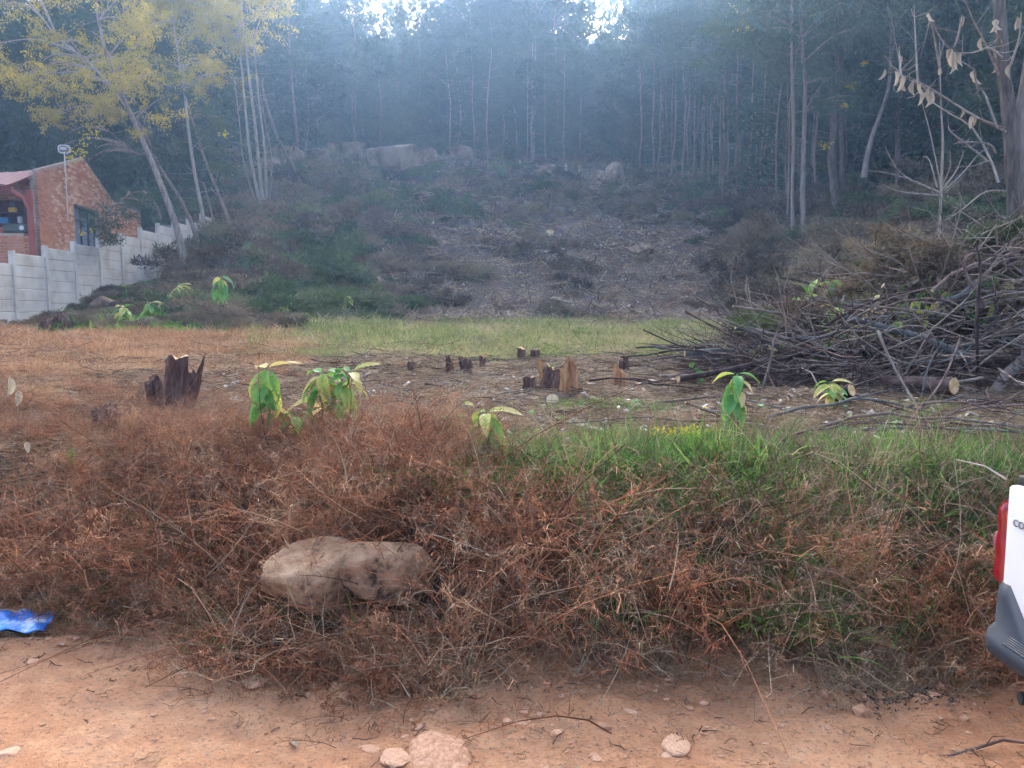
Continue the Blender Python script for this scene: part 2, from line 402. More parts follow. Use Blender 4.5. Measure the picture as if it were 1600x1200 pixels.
def road_mat():
    m, t, b = new_mat('pinkish orange dirt road')
    n1 = noise(t, 1.3, 6); n2 = noise(t, 9, 9, rough=.68); n3 = noise(t, 60, 5, rough=.7); n4 = noise(t, 4.5, 6, dist=1.2)
    f = math_(t, 'ADD', math_(t, 'MULTIPLY', n1, .55), math_(t, 'MULTIPLY', n2, .45))
    c = ramp(t, f, [(.3, .38, .15, .07), (.45, .60, .28, .135), (.56, .72, .37, .19), (.75, .8, .5, .3)])
    d = ramp(t, n4, [(.52, 0, 0, 0), (.68, 1, 1, 1)])
    c = mixc(t, math_(t, 'MULTIPLY', d, .35), c, (.3, .185, .125))
    c = mixc(t, math_(t, 'MULTIPLY', ramp(t, n3, [(.54, 0, 0, 0), (.66, 1, 1, 1)]), .75), c, (.20, .12, .08))
    c = mixc(t, math_(t, 'MULTIPLY', ramp(t, n3, [(.30, 1, 1, 1), (.4, 0, 0, 0)]), .4), c, (.7, .5, .38))
    t.links.new(c, b.inputs['Base Color'])
    bump(t, b, math_(t, 'ADD', n2, math_(t, 'MULTIPLY', n3, .5)), 1.0, .05)
    b.inputs['Roughness'].default_value = .95
    return m
def axis(segs):
    out = [segs[0][0]]
    for a, b_, n in segs: out += list(np.linspace(a, b_, n + 1)[1:])
    return np.array(out)
xs = axis([(-300, -120, 6), (-120, -40, 24), (-40, -10, 60), (-10, -4, 50), (-4, 4, 240), (4, 10, 50), (10, 40, 60), (40, 120, 24), (120, 300, 6)])
ys = axis([(-200, -40, 5), (-40, -6, 16), (-6, 1.5, 26), (1.5, 2.2, 14), (2.2, 5.0, 110), (5, 10, 70), (10, 30, 100), (30, 80, 90), (80, 260, 40), (260, 400, 5)])
XX, YY = np.meshgrid(xs, ys)
ZZ = height(XX.ravel(), YY.ravel()).reshape(XX.shape)
GV = np.stack([XX, YY, ZZ], -1).reshape(-1, 3)
nx, ny = len(xs), len(ys)
ii = (np.arange(ny - 1)[:, None] * nx + np.arange(nx - 1)[None]).reshape(-1)
QF = np.stack([ii, ii + 1, ii + 1 + nx, ii + nx], -1)
cx = GV[QF].mean(1)
isroad = (cx[:, 1] < edge(cx[:, 0]) + .16) & (cx[:, 1] > -4.2)
gpx, gpy = project(GV[:, 0], GV[:, 1], GV[:, 2])
def zone_colors():
    x, y = GV[:, 0], GV[:, 1]
    nz = fbm(x * .8, y * .8, 4, 77) * 2
    infr = y > 3.5
    hill = sstep((y - 22 - nz * 4) / 8); hill = np.maximum(hill, sstep((x / np.maximum(y, 1) - .32) / .1) * sstep((y - 9) / 5))
    g = sstep((gpx - 620 + nz * 120) / 120) * sstep((gpy - 640 + nz * 25) / 25) * (y < 9) * infr
    g2 = sstep((gpx - 380 + nz * 60) / 90) * sstep((1130 - gpx + nz * 60) / 80) * sstep((gpy - 506) / 6) * sstep((562 - gpy + nz * 14) / 12) * (y > 6)
    g3 = sstep((420 - gpx + nz * 60) / 90) * sstep((gpy - 428) / 10) * sstep((520 - gpy) / 12) * (y > 8) * .25
    o = sstep((430 - gpx + nz * 80) / 140) * sstep((gpy - 505) / 12) * sstep((600 - gpy + nz * 40) / 40) * (y > 6) * .5
    o = np.maximum(o, (1 - sstep((y - edge(x) - .05) / .35)) * (y > 0))
    return np.stack([np.clip(o, 0, 1), np.clip(np.maximum(np.maximum(g, g2), g3) * .8, 0, 1), hill, np.ones_like(x)], -1)
ZC = zone_colors()
def sub_mesh(name, sel, mat):
    q = QF[sel]; u, inv = np.unique(q, return_inverse=True)
    mb = MB(); mb.add(GV[u], inv.reshape(-1, 4))
    me = mb.mesh(name, mat, smooth=True)
    a = me.color_attributes.new('zone', 'FLOAT_COLOR', 'POINT'); a.data.foreach_set('color', ZC[u].ravel())
    return me
tag(obj('ground', sub_mesh('ground', ~isroad, ground_mat())), kind='structure')
tag(obj('dirt_road', sub_mesh('dirt_road', isroad, road_mat())), kind='structure')

# ------------------------------------------------------------------ scatter of uncountable stuff
def scatter(name, protos, P, rz, scl, label, cat, tilt=None, idx=None, rng=RNG, kind='stuff', normal_lean=0.0):
    n = len(P)
    c = bpy.data.collections.new('prototypes_' + name)
    for i, me in enumerate(protos):
        o = bpy.data.objects.new(f'{name}_source_{i:02d}', me); c.objects.link(o)
    me = bpy.data.meshes.new(name); me.vertices.add(n); me.vertices.foreach_set('co', np.asarray(P, float).ravel())
    rot = np.zeros((n, 3)); rot[:, 2] = rz
    if tilt is not None: rot[:, 0] = tilt[0]; rot[:, 1] = tilt[1]
    me.attributes.new('rot', 'FLOAT_VECTOR', 'POINT').data.foreach_set('vector', rot.ravel())
    me.attributes.new('scl', 'FLOAT_VECTOR', 'POINT').data.foreach_set('vector', (np.ones((n, 3)) * np.asarray(scl).reshape(n, -1)).ravel())
    if idx is None: idx = rng.integers(0, len(protos), n)
    me.attributes.new('idx', 'INT', 'POINT').data.foreach_set('value', np.asarray(idx).astype(np.int32))
    o = obj(name, me)
    g = bpy.data.node_groups.new('scatter_' + name, 'GeometryNodeTree')
    g.interface.new_socket('Geometry', in_out='INPUT', socket_type='NodeSocketGeometry')
    g.interface.new_socket('Geometry', in_out='OUTPUT', socket_type='NodeSocketGeometry')
    gi = g.nodes.new('NodeGroupInput'); go = g.nodes.new('NodeGroupOutput')
    ip = g.nodes.new('GeometryNodeInstanceOnPoints'); ci = g.nodes.new('GeometryNodeCollectionInfo')
    ci.inputs['Collection'].default_value = c; ci.inputs['Separate Children'].default_value = True; ci.inputs['Reset Children'].default_value = True
    ip.inputs['Pick Instance'].default_value = True
    def attr(nm, ty):
        a = g.nodes.new('GeometryNodeInputNamedAttribute'); a.data_type = ty; a.inputs['Name'].default_value = nm; return a.outputs['Attribute']
    L = g.links.new
    er = g.nodes.new('FunctionNodeEulerToRotation'); L(attr('rot', 'FLOAT_VECTOR'), er.inputs[0])
    L(gi.outputs[0], ip.inputs['Points']); L(ci.outputs[0], ip.inputs['Instance'])
    L(attr('idx', 'INT'), ip.inputs['Instance Index']); L(er.outputs[0], ip.inputs['Rotation'])
    L(attr('scl', 'FLOAT_VECTOR'), ip.inputs['Scale']); L(ip.outputs[0], go.inputs[0])
    md = o.modifiers.new('scatter', 'NODES'); md.node_group = g
    return tag(o, label, cat, kind=kind)

# prototypes --------------------------------------------------------
def proto_brush(seed, mat, hgt=.4, spread=.35, nst=26, ntw=9, leaf=True, stem_w=.0021):
    rg = np.random.default_rng(seed); mb = MB()
    for s in range(nst):
        b0 = np.array([*(rg.normal(size=2) * spread * .45), 0]); L = hgt * rg.uniform(.5, 1.25)
        d = norm(np.array([*(rg.normal(size=2) * .75), 1.0])); k = 5
        t = np.linspace(0, 1, k)[:, None]
        bend = rg.normal(size=3) * .35; bend[2] = -abs(bend[2]) * 1.2
        P = b0 + d * L * t + bend * L * t ** 2
        col = rg.random()
        tube(mb, P, np.linspace(stem_w, stem_w * .4, k) * rg.uniform(.7, 1.3), 3, cap=False, col=col)
        n = ntw
        tt = rg.uniform(.25, 1, n); B = b0 + d * L * tt[:, None] + bend * L * (tt ** 2)[:, None]
        dr = norm(rdir(n, rg) * .9 + np.array([0, 0, .2]) + d * .8)
        LL = L * rg.uniform(.12, .4, n)
        blades(mb, B, dr, LL, .0018, .25, 2, rng=rg, curl=.05)
        if leaf:
            m_ = 3
            bt = np.repeat(B, m_, 0) + np.repeat(dr, m_, 0) * (np.repeat(LL, m_) * rg.uniform(.3, 1, n * m_))[:, None]
            blades(mb, bt, norm(rdir(n * m_, rg) + [0, 0, -.2]), rg.uniform(.012, .035, n * m_), rg.uniform(.002, .0045, n * m_), .3, 1, rng=rg, tip=.3)
    return mb.mesh('dry_brush_clump', mat)
def proto_grass(seed, mat, hgt=.15, n=90, spread=.1, w=.005, droop=.6, lean=.6):
    rg = np.random.default_rng(seed); mb = MB()
    b0 = np.zeros((n, 3)); b0[:, :2] = rg.normal(size=(n, 2)) * spread
    d = norm(np.c_[rg.normal(size=(n, 2)) * lean + b0[:, :2] / spread * .25, np.ones(n)])
    blades(mb, b0, d, hgt * rg.uniform(.45, 1.3, n), w * rg.uniform(.6, 1.3, n), droop * rg.random(n), 3, rng=rg, curl=.06)
    return mb.mesh('grass_tuft', mat)
def proto_litter(seed, mats, n=150, size=.5, L=.10, w=.0035, up=.12):
    rg = np.random.default_rng(seed); mb = MB()
    b0 = np.zeros((n, 3)); b0[:, :2] = rg.uniform(-1, 1, (n, 2)) * size / 2; b0[:, 2] = rg.uniform(0, .03, n)
    d = norm(np.c_[rg.normal(size=(n, 2)), rg.normal(size=n) * up])
    half = n // 2
    blades(mb, b0[:half], d[:half], L * rg.uniform(.4, 1.5, half), w * rg.uniform(.6, 1.5, half), .1, 2, rng=rg, curl=.1, tip=.7)
    for i in range(half, n, 5):
        P = b0[i] + d[i] * np.linspace(0, L * rg.uniform(1, 3), 4)[:, None] + rg.normal(size=(4, 3)) * .006
        tube(mb, P, rg.uniform(.3, 1) * w * 1.3, 3, m=1, cap=True, col=rg.random())
    return mb.mesh('litter_patch', mats)
def proto_feather(seed, mat, size=1.0, nspray=16, per=200, flat=.7, leafL=.13, leafw=.026, stick=None):
    """a heap of cut feathery branches lying every way"""
    rg = np.random.default_rng(seed); mb = MB()
    for s in range(nspray):
        a = rg.uniform(0, 6.28); d = norm(np.array([math.cos(a), math.sin(a), rg.uniform(-.05, .55)]))
        b0 = np.array([*(rg.normal(size=2) * size * .3), rg.uniform(.02, .36) * size * flat])
        L = size * rg.uniform(.5, 1.0)
        k = 5; t = np.linspace(0, 1, k)[:, None]
        P = b0 + d * L * t; P[:, 2] -= (.35 * L * t[:, 0] ** 2)
        tube(mb, P, np.linspace(.012, .003, k) * size, 3, m=1, cap=False)
        n = per; tt = rg.uniform(.15, 1, n)
        sd = norm(np.cross(d, [0, 0, 1.]))
        wdt = (1 - np.abs(tt - .5) * 1.1) * L * .28
        B = b0 + d * L * tt[:, None] + sd * (rg.normal(size=n) * wdt * .6)[:, None]
        B[:, 2] += -(.35 * L * tt ** 2) + rg.normal(size=n) * .05 * size
        diamonds(mb, B, norm(rdir(n, rg) + d * .8), leafL * size * rg.uniform(.6, 1.4, n), leafw * size * rg.uniform(.7, 1.4, n), rng=rg, col=rg.random() * .5 + rg.random(n) * .5)
    return mb.mesh('cut_branch_heap', [mat, M['bark']])

def frame_pts(n, x0, y0, x1, y1, mask=None, rng=RNG):
    px = rng.uniform(x0, x1, n); py = rng.uniform(y0, y1, n)
    if mask is not None:
        k = mask(px, py, rng); px, py = px[k], py[k]
    x, y, z, ok = hits(px, py)
    return np.stack([x, y, z], -1)[ok], px[ok], py[ok]
def world_pts(n, x0, x1, y0, y1, rng=RNG):
    x = rng.uniform(x0, x1, n); y = rng.uniform(y0, y1, n)
    return np.stack([x, y, height(x, y)], -1)
def pxy(P): return project(P[:, 0], P[:, 1], P[:, 2])

rust = [proto_brush(s, M['brush_rust'], .30, .38, 34, 10) for s in range(3)] + [proto_brush(5 + s, M['brush_rust'], .42, .34, 30, 7, leaf=False) for s in range(3)]
brown = [proto_brush(20 + s, M['brush_brown'], .30, .38, 30, 9) for s in range(2)] + [proto_brush(25 + s, M['brush_brown'], .4, .34, 30, 7, leaf=False) for s in range(2)] + [proto_brush(28, M['straw'], .34, .34, 22, 4, leaf=False)]
tall = [proto_brush(40 + s, M['brush_brown'], .5, .3, 9, 6, stem_w=.0028) for s in range(3)]
tallp = [proto_brush(45 + s, M['straw'], .55, .3, 7, 4, leaf=False, stem_w=.0026) for s in range(3)]
strawt = [proto_grass(60 + s, M['straw'], .2, 130, .11, .004, .9, .9) for s in range(3)]
greent = [proto_grass(70 + s, M['grass'], .17, 110, .1, .006, .8, .6) for s in range(3)]
shortg = [proto_grass(80 + s, M['grass'], .075, 110, .12, .006, .6, .9) for s in range(3)]
paleg = [proto_grass(90 + s, M['grass_pale'], .2, 130, .22, .012, .7, .8) for s in range(3)]
orang = [proto_grass(95 + s, M['straw_orange'], .2, 130, .22, .010, .8, 1.0) for s in range(3)]
shortbig = [proto_grass(85 + s, M['grass'], .13, 110, .25, .012, .7, .9) for s in range(2)]
strawbig = [proto_grass(88 + s, M['straw'], .22, 110, .25, .010, .9, 1.1) for s in range(3)]
litt = [proto_litter(100 + s, [M['straw'], M['brush_brown']]) for s in range(4)]

BH_ = lambda P, px: np.clip((P[:, 1] - edge(P[:, 0])) * 1.5 + .45, .4, 1) * np.clip(1.05 - (P[:, 1] - 3.65 - .35 * (px < 700) * (px > 60)) * (1.0 + .5 * (px > 700)), .26, 1.15) * (.75 + 1.1 * np.clip(fbm(P[:, 0] * 2.3, P[:, 1] * 2.3, 3, 19) + .22, 0, .5))
bd = world_pts(11500, -5.9, 5.6, 2.7, 6.2)
e = edge(bd[:, 0]); dy = bd[:, 1] - e
bpx, bpy_ = pxy(bd)
cl = fbm(bd[:, 0] * 1.4, bd[:, 1] * 1.6, 3, 55)
den = sstep((dy - .02) / .18)
boulder_zone = (bpx > 415) & (bpx < 700) & (bd[:, 1] < 3.62) & (bd[:, 1] > 2.9) & ~((bd[:, 1] < 3.14) & (RNG.random(len(bd)) < .5))
def pick(mask, n, rng=RNG):
    k = np.where(mask)[0]; rng.shuffle(k); return bd[k[:n]]
right_green = (bpx > 900) & (bpx < 1580)
leftside = bpx < 900 + cl * 200
P = pick((bpx > 880) & (bd[:, 1] > 3.8) & (bd[:, 1] < 4.45) & (cl > -.06), 120)
scatter('low_brown_brush_crest', brown, P, RNG.uniform(0, 6.28, len(P)), RNG.uniform(.3, .62, len(P)), 'low brown weeds along the top edge of bank, right half', 'dry brush', tilt=(RNG.normal(size=len(P)) * .35, RNG.normal(size=len(P)) * .35))
# rust brush: left and middle
mask = (den > RNG.random(len(bd))) & ~boulder_zone & ((leftside & (bd[:, 1] < 5.2 + cl)) | (~leftside & (bd[:, 1] < 3.6) & (cl > .05)))
mask &= ~((bpx > 700) & (bd[:, 1] > 3.9 + cl * .8))
P = pick(mask, 1400)
scatter('dry_rust_brush', rust, P, RNG.uniform(0, 6.28, len(P)), RNG.uniform(.6, 1.1, len(P)) * BH_(P, pxy(P)[0]), 'tangled rust brown dead weeds covering the roadside bank', 'dry brush', tilt=(RNG.normal(size=len(P)) * .3, RNG.normal(size=len(P)) * .3))
P = np.c_[RNG.uniform(-1.2, -.28, 90), np.zeros(90), np.zeros(90)]; P[:, 1] = edge(P[:, 0]) + RNG.uniform(-.08, .12, 90); P[:, 1] = np.minimum(P[:, 1], 3.12); P[:, 2] = height(P[:, 0], P[:, 1])
scatter('boulder_front_weeds', rust[:2] + tallp + strawt, P, RNG.uniform(0, 6.28, len(P)), RNG.uniform(.5, 1.0, len(P)), 'dead weeds growing up in front of the two boulders', 'dry brush', tilt=(RNG.normal(size=len(P)) * .3, RNG.normal(size=len(P)) * .3))
mask = (den > RNG.random(len(bd))) & ~boulder_zone & (bd[:, 1] < 5.6) & ~((bpx > 700) & (bd[:, 1] > 4.0 + cl))
P = pick(mask, 1000)
scatter('dry_brown_brush', brown, P, RNG.uniform(0, 6.28, len(P)), RNG.uniform(.55, 1.1, len(P)) * BH_(P, pxy(P)[0]), 'darker brown dead stems mixed through the bank brush', 'dry brush', tilt=(RNG.normal(size=len(P)) * .35, RNG.normal(size=len(P)) * .35))
mask = (dy > .1) & ~boulder_zone & (bpx > 820) & (bd[:, 1] < 3.95)
P = np.concatenate([pick(mask, 300), pick((dy > .2) & (bd[:, 1] < 4.3) & ~boulder_zone, 60)])
scatter('long_dead_stalks', tall[:2] + tallp, P, RNG.uniform(0, 6.28, len(P)), RNG.uniform(.6, 1.1, len(P)), 'long bare dead weed stalks sticking out of the bank', 'dry stalks', tilt=(RNG.normal(size=len(P)) * .5, RNG.normal(size=len(P)) * .5))
mask = (dy > -.02) & (((bpx > 470) & (bpx < 830) & (dy < .45)) | ((dy < .3) & (cl > .0)) | ((bpx > 1300) & (bd[:, 1] < 4)))
P = pick(mask & ~((bpx > 425) & (bpx < 690) & (bd[:, 1] > 3.2) & (bd[:, 1] < 3.62)), 420)
scatter('pale_dry_grass', strawt, P, RNG.uniform(0, 6.28, len(P)), RNG.uniform(.5, 1.1, len(P)), 'pale dry grass tufts along the foot of the bank', 'dry grass', tilt=(RNG.normal(size=len(P)) * .25, RNG.normal(size=len(P)) * .25))
mask = right_green & (dy > .3) & (cl > -.14)
P = pick(mask & (bd[:, 1] < 4.1), 680)
P2 = pick((dy > .12) & (cl > .03) & (bd[:, 1] < 4.3), 60)
gp = np.array([[x, y] for x, y in [(120, 955), (95, 950), (325, 950), (480, 985), (355, 988), (175, 885)]])
q = hits(gp[:, 0], gp[:, 1]); P3 = np.stack(q[:3], -1)
P3 = np.repeat(P3, 2, 0) + RNG.normal(size=(len(P3) * 2, 3)) * [.03, .02, 0]; P3[:, 2] = height(P3[:, 0], P3[:, 1])
P = np.concatenate([P, P2, P3])
scatter('green_grass_tufts', greent, P, RNG.uniform(0, 6.28, len(P)), RNG.uniform(.5, 1.3, len(P)), 'long green grass growing through the right part of the bank', 'grass', tilt=(RNG.normal(size=len(P)) * .2, RNG.normal(size=len(P)) * .2))
# short green grass on the plot's near edge
P, px, py = frame_pts(4600, 640, 615, 1940, 770, lambda x, y, r: (y > 640 + 50 * fbm(x * .02, y * .02, 3, 8) + np.maximum(0, (820 - x)) * .25) & (fbm(x * .013, y * .035, 4, 6) > -.03 + r.random(len(x)) * .16 + np.clip((x - 1000) / 6000, 0, .06)))
scatter('short_green_grass', shortg, P, RNG.uniform(0, 6.28, len(P)), RNG.uniform(.4, 1.1, len(P)), 'short green grass over the near edge of the cleared plot', 'grass')
P, px, py = frame_pts(420, 640, 650, 1640, 790)
scatter('dry_grass_in_green', strawt + brown, P, RNG.uniform(0, 6.28, len(P)), RNG.uniform(.2, .55, len(P)), 'dry straw tufts mixed through the short green grass', 'dry grass', tilt=(RNG.normal(size=len(P)) * .4, RNG.normal(size=len(P)) * .4))
# far band of yellow-green grass and orange straw
P, px, py = frame_pts(2200, 380, 502, 1140, 566, lambda x, y, r: (y < 556 + 20 * fbm(x * .02, y * 0, 3, 4)) & (r.random(len(x)) < np.clip((x - 370) / 120, 0, 1) * np.clip((1150 - x) / 80, 0, 1)))
scatter('pale_grass_band', paleg + paleg + shortbig + strawbig, P, RNG.uniform(0, 6.28, len(P)), (.25 + RNG.random(len(P)) ** 2 * 1.1) * np.clip(P[:, 1] / 14, .5, 1.3), 'yellow green grass strip crossing behind the stumps', 'grass')
P, px, py = frame_pts(2600, -420, 512, 480, 640, lambda x, y, r: (y < 560 + 30 * r.random(len(x)) + (x < 170) * 40) & (fbm(x * .015, y * .04, 3, 14) > -.12))
P = P[P[:, 1] > 5]
scatter('orange_dry_grass', orang, P, RNG.uniform(0, 6.28, len(P)), RNG.uniform(.35, 1.0, len(P)) * np.clip(P[:, 1] / 12, .5, 1.3), 'orange dry grass at the left of the plot', 'dry grass')
# litter everywhere on the plot
P, px, py = frame_pts(3600, -420, 540, 1980, 760)
scatter('stick_litter', litt, P, RNG.uniform(0, 6.28, len(P)), RNG.uniform(.5, 1.2, len(P)) * np.clip(P[:, 1] / 7, .5, 1.6), 'straw and twig litter lying over the cleared plot', 'litter')
# sparse low brush on the left part of the plot
P, px, py = frame_pts(1300, -420, 518, 700, 700, lambda x, y, r: (r.random(len(x)) < np.clip((720 - x) / 700, 0, .95)))
P = P[P[:, 1] > 4.2]
scatter('low_brush', rust + brown, P, RNG.uniform(0, 6.28, len(P)), RNG.uniform(.2, .6, len(P)), 'low brown dead weeds left of the big dark stump', 'dry brush', tilt=(RNG.normal(size=len(P)) * .3, RNG.normal(size=len(P)) * .3))
# ------------------------------------------------------------------ hillside cover
hg = [proto_feather(200 + s, M['cut_green'], 1.1, 16, 210) for s in range(3)]
hb = [proto_feather(210 + s, M['cut_brown'], 1.1, 14, 220) for s in range(4)]
hl = [proto_litter(220 + s, [M['brush_brown'] if s % 2 else M['straw'], M['bark']], 80, 1.6, .38, .018, .4) for s in range(4)]
def hill_mask(x, y, r):
    n = fbm(x * .008, y * .016, 3, 66)
    centre = sstep((x - 620 - n * 110) / 50) * sstep((1160 - x + n * 90 - np.maximum(0, 360 - y) * .5) / 60)
    centre = centre * sstep((y - 320) / 40)
    top = sstep((300 - y) / 40) * (x > 560) * (x < 1130) * .72
    p = 1 - np.maximum(centre * .94, top)
    return r.random(len(x)) < p
P, px, py = frame_pts(1900, 300, 250, 1620, 505, hill_mask)
k = (P[:, 1] > 9.5) & (P[:, 1] < 75); P, px, py = P[k], px[k], py[k]
n = fbm(px * .012, py * .02, 3, 91)
g = n + RNG.normal(size=len(P)) * .08 > .09
sc = (.45 + 1.1 * RNG.random(len(P)) ** 1.6) * np.clip(P[:, 1] / 24, .45, 1.6) * np.where((px > 540) & (px < 1180), .62, 1.)
for nm, sel, pr, lb in (('cut_foliage_green', g, hg, 'wilting green cut branches heaped over the slope'), ('cut_foliage_brown', ~g, hb, 'browning cut branches heaped over the slope')):
    scatter(nm, pr, P[sel], RNG.uniform(0, 6.28, sel.sum()), sc[sel], lb, 'cut foliage', tilt=(RNG.normal(size=sel.sum()) * .2, RNG.normal(size=sel.sum()) * .2))
P, px, py = frame_pts(1500, 330, 235, 1300, 508)
P = P[P[:, 1] > 10]
scatter('hill_litter', hl, P, RNG.uniform(0, 6.28, len(P)), RNG.uniform(.5, 1.3, len(P)) * np.clip(P[:, 1] / 30, .5, 1.6), 'thin sticks and trash lying over the dark cleared slope', 'litter')
# left foot of slope: green weeds
P, px, py = frame_pts(170, 80, 440, 420, 520, lambda x, y, r: (y > 400 + (420 - x) * .22) & (r.random(len(x)) < .7))
scatter('green_weeds', [proto_grass(230 + s, M['grass'], .3, 90, .25, .035, .9, 1.0) for s in range(3)], P, RNG.uniform(0, 6.28, len(P)), RNG.uniform(.5, 1.2, len(P)), 'low green weeds below the precast wall', 'weeds')
P, px, py = frame_pts(170, -10, 440, 470, 515, lambda x, y, r: y > 425 + (420 - x) * .12)
scatter('grey_brush_by_wall', hb, P, RNG.uniform(0, 6.28, len(P)), RNG.uniform(.3, .6, len(P)), 'brown cut twigs heaped at the foot of the precast wall', 'cut foliage')
# pale wood chips over slope and plot
mb = MB(); rg = np.random.default_rng(5)
P, px, py = frame_pts(420, 420, 250, 1250, 506)
for p in P:
    s = .055 * np.clip(p[1] / 25, .6, 1.7) * rg.uniform(.35, 1.3); box(mb, p + [0, 0, .06 + s * .2], (s * rg.uniform(1, 1.8), s, s * .5), Euler((rg.normal() * .5, rg.normal() * .5, rg.uniform(0, 6))))
P, px, py = frame_pts(520, 300, 555, 1560, 700)
for p in P:
    s = .03 * rg.uniform(.4, 1.4); box(mb, p + [0, 0, .02], (s * rg.uniform(1, 2.2), s, s * .3), Euler((rg.normal() * .4, rg.normal() * .4, rg.uniform(0, 6))))
tag(obj('wood_chips', mb.mesh('wood_chips', M['chip'])), 'pale saw chips scattered over the cleared slope and plot', 'wood chips', kind='stuff')

# ------------------------------------------------------------------ rocks
def rock(px, py, w_px, h_px, label, mat='rock_hill', seed=1, name='rock', group=None, sub=4, rough=.3, sink=.3, depth=.9, rz=0, cat='rock'):
    p = hit(px, py); s = w_px / FPX * p.y / 2; hh = h_px / FPX * p.y / (2 - sink * 2 + 1e-6) * (.26 if mat == 'stone' else 1.0)
    me = rock_mesh(name, M[mat], seed, sub, (1.35, depth * 1.3, hh / s * 1.3), rough, .42 if name == 'rock_outcrop' else .33)
    o = obj(name, me, loc=(p.x, p.y, p.z + hh * (1 - 2 * sink) * .5), rot=(0, 0, rz), scale=s)
    return tag(o, label, cat, group)
rg = random.Random(4)
OUT = [(455, 262, 70, 40, 'left of the ledge, below leaning thin trunk'), (500, 262, 60, 36, 'slanting slab in the ledge above brush slope'), (545, 252, 70, 42, 'rounded outcrop in the ledge left of the tall pale face'),
       (612, 257, 84, 38, 'tall pale squared face at the middle of the ledge'), (668, 250, 45, 26, 'small block just right of the tall pale face'), (720, 242, 50, 20, 'low grey block right of the ledge under the trees'),
       (770, 238, 40, 16, 'low flat block at the far right end of the ledge'), (420, 268, 50, 30, 'broken block behind bare trunk cluster')]
for i, (a, b, w, h, l) in enumerate(OUT):
    rock(a, b + 5, w, h * 1.15, 'weathered tan rock ' + l, seed=300 + i, name='rock_outcrop', group='rock ledge at the top of the clearing', rough=.22, rz=rg.uniform(-.3, .3))
HR = [(855, 278, 36, 22, 'grey boulder left of the orange topped one near clearing top'), (960, 282, 30, 26, 'orange brown boulder below the top of clearing'), (935, 284, 30, 16, 'grey flat rock touching the orange brown boulder'),
      (1045, 292, 26, 12, 'small grey rock at upper right of clearing'), (1010, 396, 42, 16, 'flat pale rock lying right of centre on the dark slope'), (822, 330, 18, 9, 'small pale rock in upper middle slope'),
      (892, 215, 40, 14, 'grey slab among trunks above the clearing'), (548, 444, 34, 14, 'pale flat rock low on the left slope by green branches'), (592, 448, 36, 16, 'pinkish flat rock low on the left slope beside round stone'),
      (598, 438, 14, 12, 'round grey stone resting above pinkish flat rock'), (990, 432, 14, 10, 'small tan rock on the lower dark slope'), (470, 306, 22, 9, 'pale rock in brush under leaning thin trunk'),
      (1112, 205, 16, 12, 'small pale boulder high among thin trunks'), (160, 480, 44, 20, 'pinkish rock at the foot of the precast wall'), (285, 490, 44, 16, 'flat pale rock among green weeds right of wall'), (225, 507, 34, 14, 'tan rock behind orange grass near wall'),
      (875, 470, 30, 8, 'low grey rock at lower middle of dark slope'), (1030, 312, 30, 10, 'long low rock at right edge of clearing')]
for i, (a, b, w, h, l) in enumerate(HR):
    rock(a, b, w, h, l, seed=330 + i, rough=.28, rz=rg.uniform(0, 3))
# the two big boulders in the bank
def boulder_mesh(seed, squash):
    me = rock_mesh('boulder', M['rock'], seed, 5, squash, .12, .3)
    me.polygons.foreach_set('use_smooth', [True] * len(me.polygons)); return me
def big(px, py, d, w, h, label, seed, squash, rz):
    p = at(px, py, d); s = w / FPX * d / 2
    o = obj('boulder', boulder_mesh(seed, squash), loc=p, rot=(0, .0, rz), scale=s)
    return tag(o, label, 'boulder')
big(496, 899, 3.34, 198, 142, 'tan rounded boulder half buried in dry brush, left of its flatter neighbour', 41, (1, .8, .62), .3)
big(608, 890, 3.38, 205, 104, 'pale flat topped boulder in dry brush, right of the rounded one', 47, (1, .75, .55), .1)
# road stones
RS = [(695, 1180, 118, 58, .45, 'large flat pinkish slab half buried at the road edge, bottom middle'), (402, 1066, 42, 26, .2, 'angular orange stone on road below brush, left of grass tufts'), (1055, 1165, 50, 30, .25, 'wedge shaped tan stone on the road right of bottom middle'),
      (680, 980, 26, 16, .2, 'brown stone on bank right of the boulders'), (330, 970, 34, 18, .3, 'round brown stone at bank foot by green tufts'), (222, 938, 24, 16, .3, 'small reddish stone in brush at left'), (50, 975, 26, 12, .3, 'reddish stone beside blue plastic sheet'),
      (580, 1170, 26, 12, .3, 'small flat stone left of the large slab'), (620, 1182, 50, 22, .4, 'broken stone touching left side of large slab'), (1045, 1180, 26, 10, .3, 'small stone in front of wedge shaped stone'), (815, 1130, 20, 10, .3, 'small pale stone on road below brush'),
      (930, 1185, 22, 10, .3, 'small pinkish stone near the bottom edge right of slab'), (985, 1112, 18, 8, .3, 'small flat stone at foot of the brush'), (15, 1175, 30, 12, .35, 'pale stone at bottom left of the road'), (1290, 1135, 20, 8, .3, 'small stone near the dark ash patch')]
for i, (a, b, w, h, s, l) in enumerate(RS):
    rock(a, b, w, h, l, 'stone', 360 + i, 'stone', sub=5 if w > 40 else 4, sink=s, rough=.2, rz=rg.uniform(0, 3), depth=.8, cat='stone')
mb = MB(); r2 = np.random.default_rng(12)
P = world_pts(6000, -3, 3.4, 1.9, 3.5, r2); e = edge(P[:, 0])
P = P[(P[:, 1] < e + .1) & (r2.random(len(P)) < np.clip(1.1 - (e - P[:, 1]) * 1.1, .1, 1))]
ico = bmesh.new(); bmesh.ops.create_icosphere(ico, subdivisions=1, radius=1)
IV = np.array([v.co[:] for v in ico.verts]); IF = np.array([[v.index for v in f.verts] for f in ico.faces]); ico.free()
